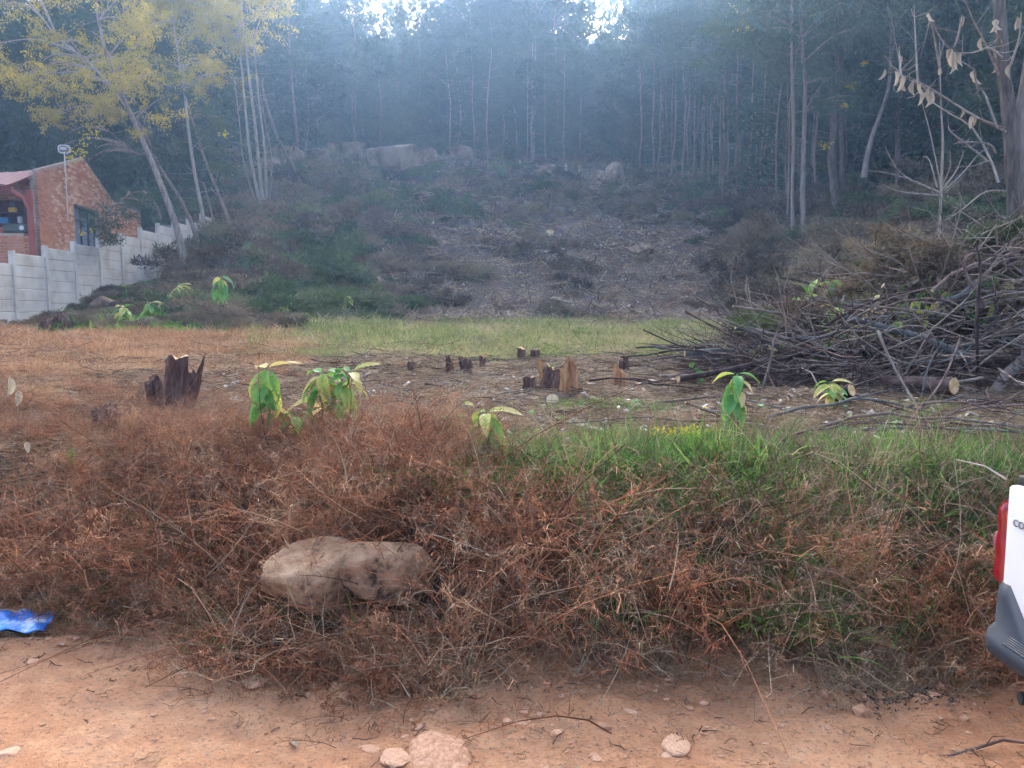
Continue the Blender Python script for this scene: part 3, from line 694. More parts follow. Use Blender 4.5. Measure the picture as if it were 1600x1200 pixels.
for p in P:
    s = .0032 * math.exp(r2.normal() * .7)
    mb.add((IV * (1 + r2.normal(size=(len(IV), 1)) * .18)) * s * [r2.uniform(.9, 1.7), 1, r2.uniform(.45, .8)] @ np.array(Euler((0, 0, r2.uniform(0, 6))).to_matrix()) + p + [0, 0, s * .2], tris=IF)
tag(obj('pebbles', mb.mesh('pebbles', M['stone'])), 'small pebbles and clods strewn on the dirt road', 'pebbles', kind='stuff')
lit2 = [proto_litter(250 + s, [M['straw'], M['brush_brown']], 50, .3, .022, .0018, .06) for s in range(3)]
P = world_pts(900, -3, 3.4, 2.3, 3.5, r2); e = edge(P[:, 0]); P = P[(P[:, 1] < e + .1) & (r2.random(len(P)) < np.exp(-(e - P[:, 1]) * 3.2))]
scatter('road_edge_litter', lit2, P, r2.uniform(0, 6.28, len(P)), r2.uniform(.6, 1.2, len(P)), 'dead bits of straw and twig along the road edge', 'litter')
# dead leaves fallen at road edge
def leaf_mesh(name, mat, L=.2, Wd=.09, droop=.5, fold=.25, seed=0, nseg=7, tipc=0., wave=.05):
    rg = np.random.default_rng(seed); mb = MB(); t = np.linspace(0, 1, nseg + 1)
    V = []; C = []
    ang = 0; p = np.array([0, 0, 0.]); 
    w = Wd * .5 * np.sin(np.pi * np.clip(t, .0, 1) ** .75) ** .8 * (1 - .25 * t); w[0] = Wd * .04; w[-1] = .001
    for k, tt in enumerate(t):
        a = droop * tt * 2.2
        if k: p = p + np.array([math.cos(a), 0, -math.sin(a)]) * L / nseg
        for s in (-1, -.5, 0, .5, 1):
            z = abs(s) * fold * w[k] + wave * L * .3 * math.sin(tt * 9 + s * 2 + seed) * abs(s)
            V.append(p + np.array([math.sin(a) * z, s * w[k], math.cos(a) * z])); C.append(tt * .5 + abs(s) * .4 + tipc)
    Q = [[k * 5 + j, (k + 1) * 5 + j, (k + 1) * 5 + j + 1, k * 5 + j + 1] for k in range(nseg) for j in range(4)]
    mb.add(V, Q, c=np.array(C)); return mb.mesh(name, mat, smooth=True)
DL = leaf_mesh('fallen_leaf', M['deadleaf'], .09, .025, .25, .5, 3)
for i, (a, b, r_, l) in enumerate([(612, 1085, .4, 'pale curled dead leaf standing at the foot of grass tufts'), (1405 - 860, 1095, 2.1, 'dark curled dead leaf on the road left of grass tufts'), (1045, 1042, 1.2, 'long brown dead leaf under the bank brush'),
                                   (1140, 1062, .1, 'grey brown dead leaf lying flat under long stalks'), (100, 1012, 2.8, 'long pale dead leaf on the road at left'), (465, 1172, 2.2, 'grey dead leaf near the bottom of the road')]):
    p = hit(a, b); tag(obj('fallen_leaf', DL, loc=p + Vector((0, 0, .012)), rot=(rg.uniform(-.3, .3), -.5 if i == 0 else 0, r_), scale=rg.uniform(.8, 1.3)), l, 'leaf')
# ash patch
mb = MB(); c = hit(1400, 1085)
for i in range(420):
    x = c.x + r2.normal() * .13; y = c.y + r2.normal() * .06
    box(mb, (x, y, H1(x, y) + .003), (r2.uniform(.003, .018), .004, .003), Euler((r2.normal() * .4, r2.normal() * .4, r2.uniform(0, 6))))
tag(obj('charred_bits', mb.mesh('charred_bits', flat_mat('charred wood', (.03, .03, .035)))), 'black charred bits at the foot of the bank near the car', 'ash', kind='stuff')

# ------------------------------------------------------------------ precast concrete wall
MC = rough_mat('pale grey precast concrete', [(.3, .44, .38, .31), (.5, .60, .54, .46), (.75, .70, .64, .56)], 1.8, 9, world=True, bs=.25, bd=.01)
t = MC.node_tree; b = t.nodes['Principled BSDF']      # dust stain near the soil
A0 = Vector((-12.62, 18.2)); A1 = Vector((-13.25, 34.6)); NB = 11
seg = (A1 - A0) / NB; ang = math.atan2(seg.y, seg.x); SL = seg.length
wallr = empty('precast_wall', (A0.x, A0.y, H1(A0.x, A0.y))); tag(wallr, 'pale precast concrete wall stepping up the slope beside the brick house', 'wall')
TOPPY = [(-40, 408), (0, 411), (40, 402), (85, 394), (128, 388), (168, 381), (202, 375), (235, 366), (262, 358), (290, 352), (318, 355)]
pb = MB(); box(pb, (0, 0, 0), (.11, .12, 1)); post_me = pb.mesh('post', MC)
def plank_mesh():
    bm = bmesh.new(); bmesh.ops.create_cube(bm, size=1)
    for v in bm.verts: v.co = (v.co.x * (SL - .10), v.co.y * .05, v.co.z * .293)
    bmesh.ops.bevel(bm, geom=[e for e in bm.edges if abs((e.verts[0].co - e.verts[1].co).x) > .5], offset=.012, segments=1, affect='EDGES')
    me = bpy.data.meshes.new('plank'); bm.to_mesh(me); bm.free(); me.materials.append(MC); return me
plk = plank_mesh()
rw = random.Random(9)
prev_top = None
base0 = Vector(wallr.location)
for i in range(NB + 1):
    c0 = A0 + seg * i; mid = c0 + seg * .5
    pxm = 800 + FPX * mid.x / mid.y
    tp = np.interp(pxm, [a for a, _ in TOPPY], [b_ for _, b_ in TOPPY])
    ztop = CAM_H + (480 - tp) / FPX * mid.y
    gz = H1(mid.x, mid.y)
    topz = max(ztop, gz + 1.3)
    zz = topz if prev_top is None else max(topz if i < NB else 0, prev_top)
    pz0 = H1(c0.x, c0.y) - .5
    o = obj('post', post_me, wallr, loc=(c0.x - base0.x, c0.y - base0.y, (zz + .06 + pz0) / 2 - base0.z), rot=(0, 0, ang)); o.scale = (1, 1, zz + .06 - pz0)
    prev_top = topz
    if i == NB: break
    k = 0
    while topz - k * .3 > gz - .35:
        obj('plank', plk, wallr, loc=(mid.x - base0.x, mid.y - base0.y, topz - .15 - k * .3 - base0.z), rot=(rw.uniform(-.02, .02), rw.uniform(-.004, .004), ang + rw.uniform(-.004, .004)))
        k += 1

# ------------------------------------------------------------------ brick house
MBK, t, b = new_mat('red clay face brick')
oi = N(t, 'ShaderNodeObjectInfo'); a = N(t, 'ShaderNodeAttribute', attribute_name='tint')
f = math_(t, 'ADD', math_(t, 'MULTIPLY', a.outputs['Fac'], .7), math_(t, 'MULTIPLY', oi.outputs['Random'], .3))
f = math_(t, 'ADD', f, math_(t, 'MULTIPLY', math_(t, 'SUBTRACT', noise(t, .8, 4), .5), .8))
t.links.new(ramp(t, f, [(.05, .28, .095, .05), (.4, .52, .2, .10), (.7, .64, .30, .16), (.95, .76, .48, .32)]), b.inputs['Base Color'])
bump(t, b, noise(t, 60, 3), .4, .005)
M['mortar'] = rough_mat('sandy mortar', [(.3, .36, .25, .18), (.7, .6, .47, .37)], 5, 6, world=True, bs=.3)
M['redpaint'] = flat_mat('red oxide painted steel', (.33, .075, .05), .55)
M['rooftin'] = flat_mat('faded red roof sheeting', (.34, .13, .10), .5)
house = empty('brick_house', (-15.5, 24.5, 2.0)); tag(house, 'red face brick house with gable end and porch behind the precast wall', 'house')
HB = Vector(house.location)
def hadd(name, mb, mat, smooth=False, parent=None, kind=None):
    me = mb.mesh(name, mat, smooth)
    o = obj(name, me, house if parent is None else parent)
    o.location = -HB if parent is None else (0, 0, 0)
    if kind: o['kind'] = kind
    return o
G0 = np.array([-14.55, 24.0]); G1 = np.array([-16.05, 33.6]); GL = np.linalg.norm(G1 - G0); gd = (G1 - G0) / GL; gn = np.array([gd[1], -gd[0]])
Z0 = .6
def gtop(s):        # top of gable wall over distance s along it
    if s < 3.9: return 5.62 + (6.72 - 5.62) * s / 3.9
    if s < 7.0: return 6.72 - (s - 3.9) / 3.1 * 1.25
    return 5.60
WIN = (2.75, 4.75, 3.35, 4.95)   # window s0,s1,z0,z1
# mortar wall body with window opening
mb = MB()
def wallslab(mb, s0, s1, zlo, zt0, zt1, th=.2, off=0.):
    v = []
    for s, zt in ((s0, zt0), (s1, zt1)):
        for o_ in (off, off - th):
            p = G0 + gd * s + gn * o_
            v += [[p[0], p[1], zlo], [p[0], p[1], zt]]
    mb.add(v, [[0, 4, 5, 1], [2, 3, 7, 6], [1, 5, 7, 3], [0, 2, 6, 4], [0, 1, 3, 2], [4, 6, 7, 5]])
wallslab(mb, 0, WIN[0], Z0, gtop(0), gtop(WIN[0]))
wallslab(mb, WIN[0], WIN[1], Z0, WIN[2], WIN[2])
wallslab(mb, WIN[0], 3.9, WIN[3], gtop(WIN[0]), gtop(3.9)); wallslab(mb, 3.9, WIN[1], WIN[3], gtop(3.9), gtop(WIN[1]))
wallslab(mb, WIN[1], 6.99, Z0, gtop(WIN[1]), gtop(6.99)); wallslab(mb, 6.99, GL, Z0, 5.6, 5.6)
# house end walls (far end) and porch walls' mortar
box(mb, (-15.55 - 2.6, 25.3, 3.1), (5.0, .2, 5.0)); box(mb, (-14.75 - 2.3, 23.72, 2.1), (4.5, .2, 3.28))
box(mb, (-18.6, 33.75, 3.0), (5.0, .2, 5.0))
hadd('wall', mb, M['mortar'])
BL, BH, JT = .22, .071, .018
brick_me = MB(); box(brick_me, (0, 0, 0), (BL, .1, BH)); brick_me = brick_me.mesh('brick', MBK)
stuffb = MB(); bricks = []; rb = np.random.default_rng(2)
def course(fpos, rot, L, zlo, zhi, topf, hole=None):
    nz = int((zhi - zlo) / (BH + JT))
    for r_ in range(nz):
        z = zlo + (r_ + .5) * (BH + JT); s = -(BL / 2 if r_ % 2 else 0) + BL / 2
        while s < L:
            lo, hi = max(s - BL / 2, 0), min(s + BL / 2, L)
            if hi - lo > .05 and z + BH / 2 < topf((lo + hi) / 2) - .01 and not (hole and hi > hole[0] + .02 and lo < hole[1] - .02 and hole[2] - .02 < z < hole[3] + .02):
                bricks.append((fpos((lo + hi) / 2), z, rot, hi - lo, rb.uniform(0, .006)))
            s += BL + JT
course(lambda s: G0 + gd * s, math.atan2(gd[1], gd[0]), GL, 1.6, 6.8, gtop, WIN)
course(lambda s: np.array([-19.0 + s, 23.62]), 0, 4.45, 1.7, 3.72, lambda s: 3.74)
course(lambda s: np.array([-20.5 + s, 25.2]), 0, 5.3, 3.0, 5.5, lambda s: 5.55)
def bdepth(b_): return b_[0][1] if (-.70 < b_[0][0] / b_[0][1] and b_[1] > 1.5 + (480 - 415) / FPX * b_[0][1] - .3) else 99
bricks.sort(key=bdepth)
for i, (p, z, rot, L, pr) in enumerate(bricks):
    nrm = gn if rot else np.array([0, -1.])
    if i < 280:
        o = obj('brick', brick_me, house, loc=(p[0] + nrm[0] * (pr - .035) - HB.x, p[1] + nrm[1] * (pr - .035) - HB.y, z - HB.z), rot=(0, 0, rot)); o.scale = (L / BL, 1, 1)
    else:
        q = p + nrm * (pr - .035); box(stuffb, (q[0], q[1], z), (L, .1, BH), Euler((0, 0, rot)), col=rb.random())
hadd('bricks', stuffb, MBK, kind='stuff')
# window
wf = MB(); WMID = (WIN[0] + WIN[1]) / 2
def wbox(mb, s0, s1, z0, z1, off, th, m=0):
    p = G0 + gd * (s0 + s1) / 2 + gn * off
    box(mb, (p[0], p[1], (z0 + z1) / 2), (s1 - s0, th, z1 - z0), Euler((0, 0, math.atan2(gd[1], gd[0]))), m=m)
for s in (WIN[0] + .03, WIN[0] + .68, WIN[0] + 1.32, WIN[1] - .03): wbox(wf, s - .025, s + .025, WIN[2], WIN[3], -.06, .05)
for z in (WIN[2] + .025, WIN[3] - .45, WIN[3] - .025): wbox(wf, WIN[0], WIN[1], z - .025, z + .025, -.062, .044)
win = hadd('window', wf, flat_mat('dark bronze window steel', (.09, .075, .07), .5))
mb = MB(); wbox(mb, WIN[0] - .05, WIN[1] + .05, WIN[2] - .09, WIN[2] - .01, .03, .16); hadd('sill', mb, flat_mat('grey slate sill', (.12, .12, .13)), parent=win)
mb = MB(); wbox(mb, WIN[0] - .03, WIN[1] + .03, WIN[3] + .0, WIN[3] + .06, .02, .1); hadd('lintel', mb, flat_mat('dark lintel', (.1, .08, .07)), parent=win)
gm, t, b = new_mat('window glass'); b.inputs['Base Color'].default_value = (.12, .16, .2, 1); b.inputs['Roughness'].default_value = .08; b.inputs['Specular IOR Level'].default_value = .8; b.inputs['Alpha'].default_value = .2
mb = MB(); wbox(mb, WIN[0], WIN[1], WIN[2], WIN[3], -.08, .01); hadd('pane', mb, gm, parent=win)
mb = MB()      # pleated curtain
S = np.linspace(WIN[0] + .02, WIN[1] - .02, 90); off = -.135 + .03 * np.sin(S * 38) + .015 * np.sin(S * 17)
v = []
for z in (WIN[2], WIN[3]):
    for s, o_ in zip(S, off): p = G0 + gd * s + gn * o_; v.append([p[0], p[1], z])
mb.add(v, [[i, i + 1, 91 + i - 1 + 1 - 1 + 0, 90 + i] if False else [i, i + 1, 90 + i + 1, 90 + i] for i in range(89)])
hadd('curtain', mb, flat_mat('pale blue grey curtain', (.5, .55, .62), .8), smooth=True, parent=win)
# dark sheet standing in for the unlit room behind the window
mb = MB(); wbox(mb, WIN[0] - .2, WIN[1] + .2, WIN[2] - .2, WIN[3] + .2, -1.0, .1); hadd('dark_room_sheet', mb, flat_mat('painted room darkness', (.08, .07, .065)))
# roofs
def roof_sheet(name, pts, mat, th=.03, wave=.012, nw=60):
    a, b_, c_, d_ = [np.array(p, float) for p in pts]     # a-b eave edge, d-c top edge
    mb = MB(); n_ = nw * 2; nrm = norm(np.cross(b_ - a, d_ - a)); v = []
    for lay in (0, -th):
        for i in range(n_ + 1):
            k = i / n_; o_ = nrm * (wave * math.sin(i * math.pi / 2) + lay)
            v.append(a + (b_ - a) * k + o_); v.append(d_ + (c_ - d_) * k + o_)
    m_ = (n_ + 1) * 2
    Q = [[2 * i, 2 * i + 2, 2 * i + 3, 2 * i + 1] for i in range(n_)] + [[m_ + 2 * i, m_ + 2 * i + 1, m_ + 2 * i + 3, m_ + 2 * i + 2] for i in range(n_)]
    Q += [[2 * i, m_ + 2 * i, m_ + 2 * i + 2, 2 * i + 2] for i in range(n_)] + [[2 * i + 1, 2 * i + 3, m_ + 2 * i + 3, m_ + 2 * i + 1] for i in range(n_)]
    Q += [[0, 1, m_ + 1, m_], [2 * n_, m_ + 2 * n_, m_ + 2 * n_ + 1, 2 * n_ + 1]]
    mb.add(v, Q); return hadd(name, mb, mat)
def gp(s, z, off=.08): p = G0 + gd * s + gn * off; return [p[0], p[1], z]
W_ = -9.0
roof_sheet('roof', [gp(-.1, 5.35, -.1), gp(-.1, 4.7, W_), gp(3.9, 5.2, W_), gp(3.9, 6.5, -.1)], M['rooftin'])
roof_sheet('roof', [gp(7.1, 4.6, W_), gp(7.1, 5.2, -.1), gp(3.9, 6.5, -.1), gp(3.9, 5.2, W_)], M['rooftin'])
mb = MB(); tube(mb, [gp(-.05, 5.64, -.06), gp(3.9, 6.75, -.06)], .045, 6); tube(mb, [gp(3.9, 6.75, -.06), gp(7.0, 5.5, -.06)], .045, 6); tube(mb, [gp(7.0, 5.62, -.06), gp(GL, 5.62, -.06)], .035, 6)
hadd('coping', mb, flat_mat('pale mortar coping', (.42, .3, .23)))
roof_sheet('porch_roof', [(-20, 22.95, 5.08), (-14.75, 22.95, 5.08), (-14.62, 24.3, 5.66), (-20, 24.3, 5.66)], M['rooftin'], nw=40)
mb = MB(); box(mb, (-17.4, 23.2, 5.0), (5.2, .09, .14)); hadd('beam', mb, M['redpaint'])
mb = MB(); box(mb, (-14.52, 23.55, 3.3), (.13, .13, 3.4)); hadd('post', mb, M['redpaint'])
mb = MB(); tube(mb, [(-14.52, 23.52, 4.45), (-14.6, 23.4, 4.75), (-14.95, 23.25, 4.98)], .075, 6); hadd('brace', mb, M['redpaint'])
shelf = MB()
for z in (3.75, 4.1, 4.45, 4.8): box(shelf, (-15.75, 24.6, z), (1.0, .3, .03))
for x in (-16.25, -15.75, -15.25): box(shelf, (x, 24.6, 4.25), (.04, .3, 1.15))
box(shelf, (-15.75, 24.78, 4.25), (1.05, .02, 1.2))
tag(obj('shelf_unit', shelf.mesh('shelf_unit', flat_mat('dark red brown shelf wood', (.12, .045, .04))), loc=(0, 0, 0)), 'dark reddish shelf unit standing inside the house porch', 'shelf')
for c_, z, x, s, nm, l in [((.75, .45, .06), 4.47, -15.62, (.22, .12, .13), 'box', 'yellow box on the top level of porch shelf'), ((.05, .2, .42), 4.12, -15.9, (.34, .2, .17), 'crate', 'blue crate on the middle level of porch shelf'),
                          ((.35, .09, .06), 3.77, -16.0, (.2, .2, .22), 'tin', 'red tin on the lowest level of porch shelf'), ((.55, .55, .55), 4.12, -15.4, (.12, .12, .2), 'jar', 'grey jar beside blue crate on porch shelf')]:
    bm = bmesh.new(); bmesh.ops.create_cube(bm, size=1); bmesh.ops.scale(bm, vec=s, verts=bm.verts); bmesh.ops.bevel(bm, geom=bm.edges, offset=.012, segments=2, affect='EDGES')
    me = bpy.data.meshes.new(nm); bm.to_mesh(me); bm.free(); me.materials.append(flat_mat(nm + ' paint', c_)); tag(obj(nm, me, loc=(x, 24.45, z + s[2] / 2)), l, nm)
bm = bmesh.new(); bmesh.ops.create_cube(bm, size=1); bmesh.ops.scale(bm, vec=(.75, .3, .26), verts=bm.verts); bmesh.ops.bevel(bm, geom=bm.edges, offset=.05, segments=3, affect='EDGES')
me = bpy.data.meshes.new('toolbox'); bm.to_mesh(me); bm.free(); me.materials.append(flat_mat('dark green toolbox', (.06, .075, .055)))
tbx = obj('toolbox', me, loc=(-15.0, 23.66, 3.88)); tag(tbx, 'dark grey green box with round dial on porch parapet', 'toolbox')
mb = MB(); tube(mb, [(.22, -.15, .0), (.22, -.17, .0)], .07, 14); obj('dial', mb.mesh('dial', flat_mat('pale dial', (.7, .68, .6))), tbx)
# antenna
an = empty('antenna', (*[float(v) for v in (G0 + gd * 1.95 + gn * .1)], 4.9)); tag(an, 'tv antenna with small grille panel on a thin pole fixed to the gable', 'antenna')
wm = flat_mat('galvanised pole', (.62, .6, .58), .4, .3)
mb = MB(); tube(mb, [(0, 0, -.5), (0, 0, 1.7)], .018, 6); obj('pole', mb.mesh('pole', wm), an)
mb = MB(); tube(mb, [(0, 0, -.35), (-.12, -.02, -.35)], .015, 5); tube(mb, [(0, 0, .2), (-.12, -.02, .2)], .015, 5); obj('bracket', mb.mesh('bracket', wm), an)
mb = MB(); ring = [(.17 * math.copysign(abs(math.cos(a_)) ** .6, math.cos(a_)), 0, 1.78 + .13 * math.copysign(abs(math.sin(a_)) ** .6, math.sin(a_))) for a_ in np.linspace(0, 6.283, 17)]
tube(mb, ring, .022, 5, cap=False); obj('frame', mb.mesh('frame', wm), an, rot=(0, 0, .25))
mb = MB()
for z in np.linspace(1.68, 1.88, 6): tube(mb, [(-.15, 0, z), (.15, 0, z)], .006, 4)
obj('grille', mb.mesh('grille', wm), an, rot=(0, 0, .25))
mb = MB(); box(mb, (0, -.08, 1.78), (.14, .12, .06)); tube(mb, [(0, -.02, 1.78), (0, -.14, 1.78)], .02, 6); obj('receiver', mb.mesh('receiver', wm), an, rot=(0, 0, .25))
# water tank shape behind the wall end
tk = MB(); tube(tk, [(-14.75, 33.2, 3.2), (-14.75, 33.2, 4.75), (-14.75, 33.2, 4.95)], [.75, .75, .3], 16)
tag(obj('water_tank', tk.mesh('water_tank', flat_mat('dark grey plastic', (.05, .055, .065)))), 'dark tank standing between house corner and precast wall', 'tank')
# ------------------------------------------------------------------ trees
def add_foliage(mb, centres, rad, per, L, w, rg, m=0, down=.35, flat=.7):
    centres = np.asarray(centres, float); k = len(centres)
    rad = np.broadcast_to(rad, (k,)); n = k * per
    c = np.repeat(centres, per, 0); r_ = np.repeat(rad, per)
    # sub-clumps make uneven edges and gaps
    ns = 11; sid = rg.integers(0, ns, n); kid = np.repeat(np.arange(k), per)
    sub = rg.normal(size=(k, ns, 3)) * .5; sdir = norm(rg.normal(size=(k, ns, 3)) + [0, 0, -.25]); stint = rg.random((k, ns))
    off = sub[kid, sid] + sdir[kid, sid] * (rg.random(n) * 1.0)[:, None] + rg.normal(size=(n, 3)) * .11
    off[:, 2] *= flat
    B = c + off * r_[:, None]
    cl = stint[kid, sid] * .6 + rg.random(n) * .4  # tint per spray paints lit and shaded variation into the leaves
    diamonds(mb, B, norm(rdir(n, rg) + np.array([0, 0, -down])), L * rg.uniform(.6, 1.5, n), w * rg.uniform(.6, 1.4, n), m=m, rng=rg, col=cl)
def make_tree(seed, H, r0, cs, spread, nb, L, w, per, mat, bark='bark', wob=.25, lean=0., clump=.8, dead=6):
    rg = np.random.default_rng(seed); tr = MB(); cr = MB()
    k = 9; t = np.linspace(0, 1, k); P = np.zeros((k, 3)); P[:, 2] = H * t - .3
    P[:, 0] = np.cumsum(rg.normal(size=k) * wob * .5) + lean * H * t ** 1.3; P[:, 1] = np.cumsum(rg.normal(size=k) * wob * .5); P[:, :2] -= P[0, :2]
    tube(tr, P, r0 * (1 - .82 * t), 7, rough=.2, rng=rg)
    cen = []; rad = []
    for i in range(nb):
        f = cs + (1 - cs) * (i + rg.random()) / nb; p = np.array([np.interp(f, t, P[:, j]) for j in range(3)])
        a = rg.uniform(0, 6.28); prof = (.45 + .9 * math.sin(math.pi * min(1, (f - cs) / (1 - cs) * .85 + .15)))
        Lb = spread * prof * rg.uniform(.6, 1.2); d = np.array([math.cos(a), math.sin(a), rg.uniform(.25, .9)])
        kk = np.linspace(0, 1, 5)[:, None]; B = p + d * Lb * kk + np.array([0, 0, -.25 * Lb]) * kk ** 2
        tube(tr, B, np.linspace(r0 * .32 * (1.1 - f * .6), .012, 5), 4, cap=False, rng=rg)
        for s in (.55, .8, 1.0):
            q = p + d * Lb * s + np.array([0, 0, -.25 * Lb]) * s * s + rg.normal(size=3) * .3 * clump; cen.append(q); rad.append(clump * rg.uniform(.6, 1.2))
    for i in range(dead):
        f = rg.uniform(.12, max(cs, .3)); p = np.array([np.interp(f, t, P[:, j]) for j in range(3)]); a = rg.uniform(0, 6.28)
        d = np.array([math.cos(a), math.sin(a), rg.uniform(-.1, .6)]) * rg.uniform(.4, 1.4)
        tube(tr, [p, p + d * .5, p + d + [0, 0, -.1]], [.02, .012, .005], 3, cap=False, rng=rg)
    cen.append(P[-1]); rad.append(clump)
    add_foliage(cr, cen, rad, per, L, w, rg)
    return tr.mesh('trunk', M[bark], True), cr.mesh('crown', M[mat])
def tree_obj(parts, loc, rz, s, label, cat='tree', group=None, name='wattle_tree'):
    e_ = empty(name, loc, rz); e_.scale = (s, s, s) if not isinstance(s, tuple) else s; tag(e_, label, cat, group)
    obj('trunk', parts[0], e_); obj('crown', parts[1], e_); return e_
FT = [make_tree(400 + s, 17, .13, .22, 2.4, 28, .32, .075, 150, 'wattle', wob=.3, clump=1.15) for s in range(4)]
FT += [make_tree(410 + s, 21, .18, .26, 3.0, 32, .36, .085, 150, 'wattle', wob=.35, clump=1.35) for s in range(3)]
MT = [make_tree(440 + s, 9, .08, .06, 2.2, 26, .30, .075, 160, 'wattle', wob=.25, clump=1.1) for s in range(3)]
PT = [make_tree(420 + s, 12.5, .07, .6, 1.2, 9, .26, .06, 75, 'wattle', bark='bark_mid', wob=.2, clump=.7, dead=10) for s in range(4)]
BT = [make_tree(430 + s, 4.2, .05, .06, 1.5, 16, .24, .055, 110, 'wattle', wob=.2, clump=.7, dead=2) for s in range(3)]
rt = random.Random(21)
taken = []
def place(n, u0, u1, d0, d1, kinds, group, label, smin, smax, sep, ok=None, name='wattle_tree', cat='tree'):
    c = 0; tries = 0
    while c < n and tries < n * 40:
        tries += 1
        u = rt.uniform(u0, u1); d = math.sqrt(rt.uniform(d0 * d0, d1 * d1)); x = u * d
        if ok and not ok(u, d): continue
        if any((x - a_) ** 2 + (d - b_) ** 2 < (sep * s_) ** 2 for a_, b_, s_ in taken[-400:]): continue
        taken.append((x, d, 1)); s = rt.uniform(smin, smax); label_ = label + where(u, d, d0, d1)
        tree_obj(rt.choice(kinds), (x, d, H1(x, d)), rt.uniform(0, 6.28), (s, s, s * rt.uniform(.92, 1.1)), label_, cat, group, name); c += 1
def where(u, d, d0, d1):
    a_ = ', behind the leaning trees' if -.55 < u < -.32 else ', far left over the roof' if u <= -.55 else ', above the rock ledge' if u < -.12 else ', above the middle of clearing' if u < .1 else ', above the clearing right end' if u < .24 else ', near the tall trunk pair' if u < .42 else ', behind the bare shrub' if u < .62 else ', beyond the dead leaved tree'
    return a_ + (', front' if d < d0 + (d1 - d0) * .33 else ', deeper' if d < d0 + (d1 - d0) * .66 else ', deepest')
gap = lambda u, d: not (-.25 < u < -.07) and not (.085 < u < .165 and rt.random() < .7)
# crest of the clearing and the slope above it
place(92, -.44, .36, 63, 104, FT, 'trees on the crest above the clearing', 'tall slim crest tree', .72, 1.0, 1.8, gap)
place(84, -.46, .38, 62, 92, MT, 'mid height trees on the crest', 'bushy mid height crest tree', .7, 1.1, 1.9, lambda u, d: not (-.25 < u < -.07), name='bushy_tree')
place(10, -.25, -.07, 64, 90, MT, 'mid height trees on the crest', 'low bushy tree in the sky gap', .45, .7, 1.9, name='bushy_tree')
place(32, -.28, -.05, 66, 95, FT[:4], 'lower trees in the bright sky gap', 'slim tree against bright sky gap', .55, .95, 1.7)
place(34, -.3, .36, 60, 70, PT, 'thin pale poles above the clearing', 'thin pale pole tree', .6, .95, 1.0, name='sapling_tree')
place(30, -.42, .36, 61, 75, BT, 'understory bushes above the clearing', 'dark leafy crest bush', .6, 1.1, 1.2, name='bush', cat='bush')
# right hand forest edge
def rok(u, d): return d > 32 + max(0, (.42 - u)) * 130 and d < 75 if u < .5 else d > 21 + max(0, (.72 - u)) * 50
place(62, .26, .98, 22, 64, FT, 'tall trees of the forest on the right slope', 'tall dark right slope tree', .85, 1.2, 1.7, rok)
place(44, .28, .98, 26, 60, MT, 'mid height trees of the right forest', 'bushy mid height right slope tree', .8, 1.3, 1.6, lambda u, d: rok(u, d - 7), name='bushy_tree')
place(84, .14, .44, 36, 60, PT, 'thin pale trunks at the forest edge', 'thin pale straight trunk at forest edge', .8, 1.1, .7, lambda u, d: d > 35 + max(0, .36 - u) * 120, name='sapling_tree')
place(34, .34, .98, 24, 50, BT, 'understory bushes of the right forest', 'dark leafy bush on right slope', .8, 1.5, 1.2, lambda u, d: rok(u, d - 3), name='bush', cat='bush')
# left forest behind the house
place(44, -1.0, -.36, 40, 78, FT, 'dark trees behind the brick house', 'tall dark tree behind brick house', .8, 1.15, 1.9)
place(36, -1.0, -.38, 38, 66, MT, 'mid height trees behind the brick house', 'bushy mid height tree behind brick house', .8, 1.3, 1.7, name='bushy_tree')
place(24, -.95, -.42, 37, 50, BT, 'understory bushes behind the brick house', 'dark bush behind brick house', .9, 1.6, 1.4, name='bush', cat='bush')

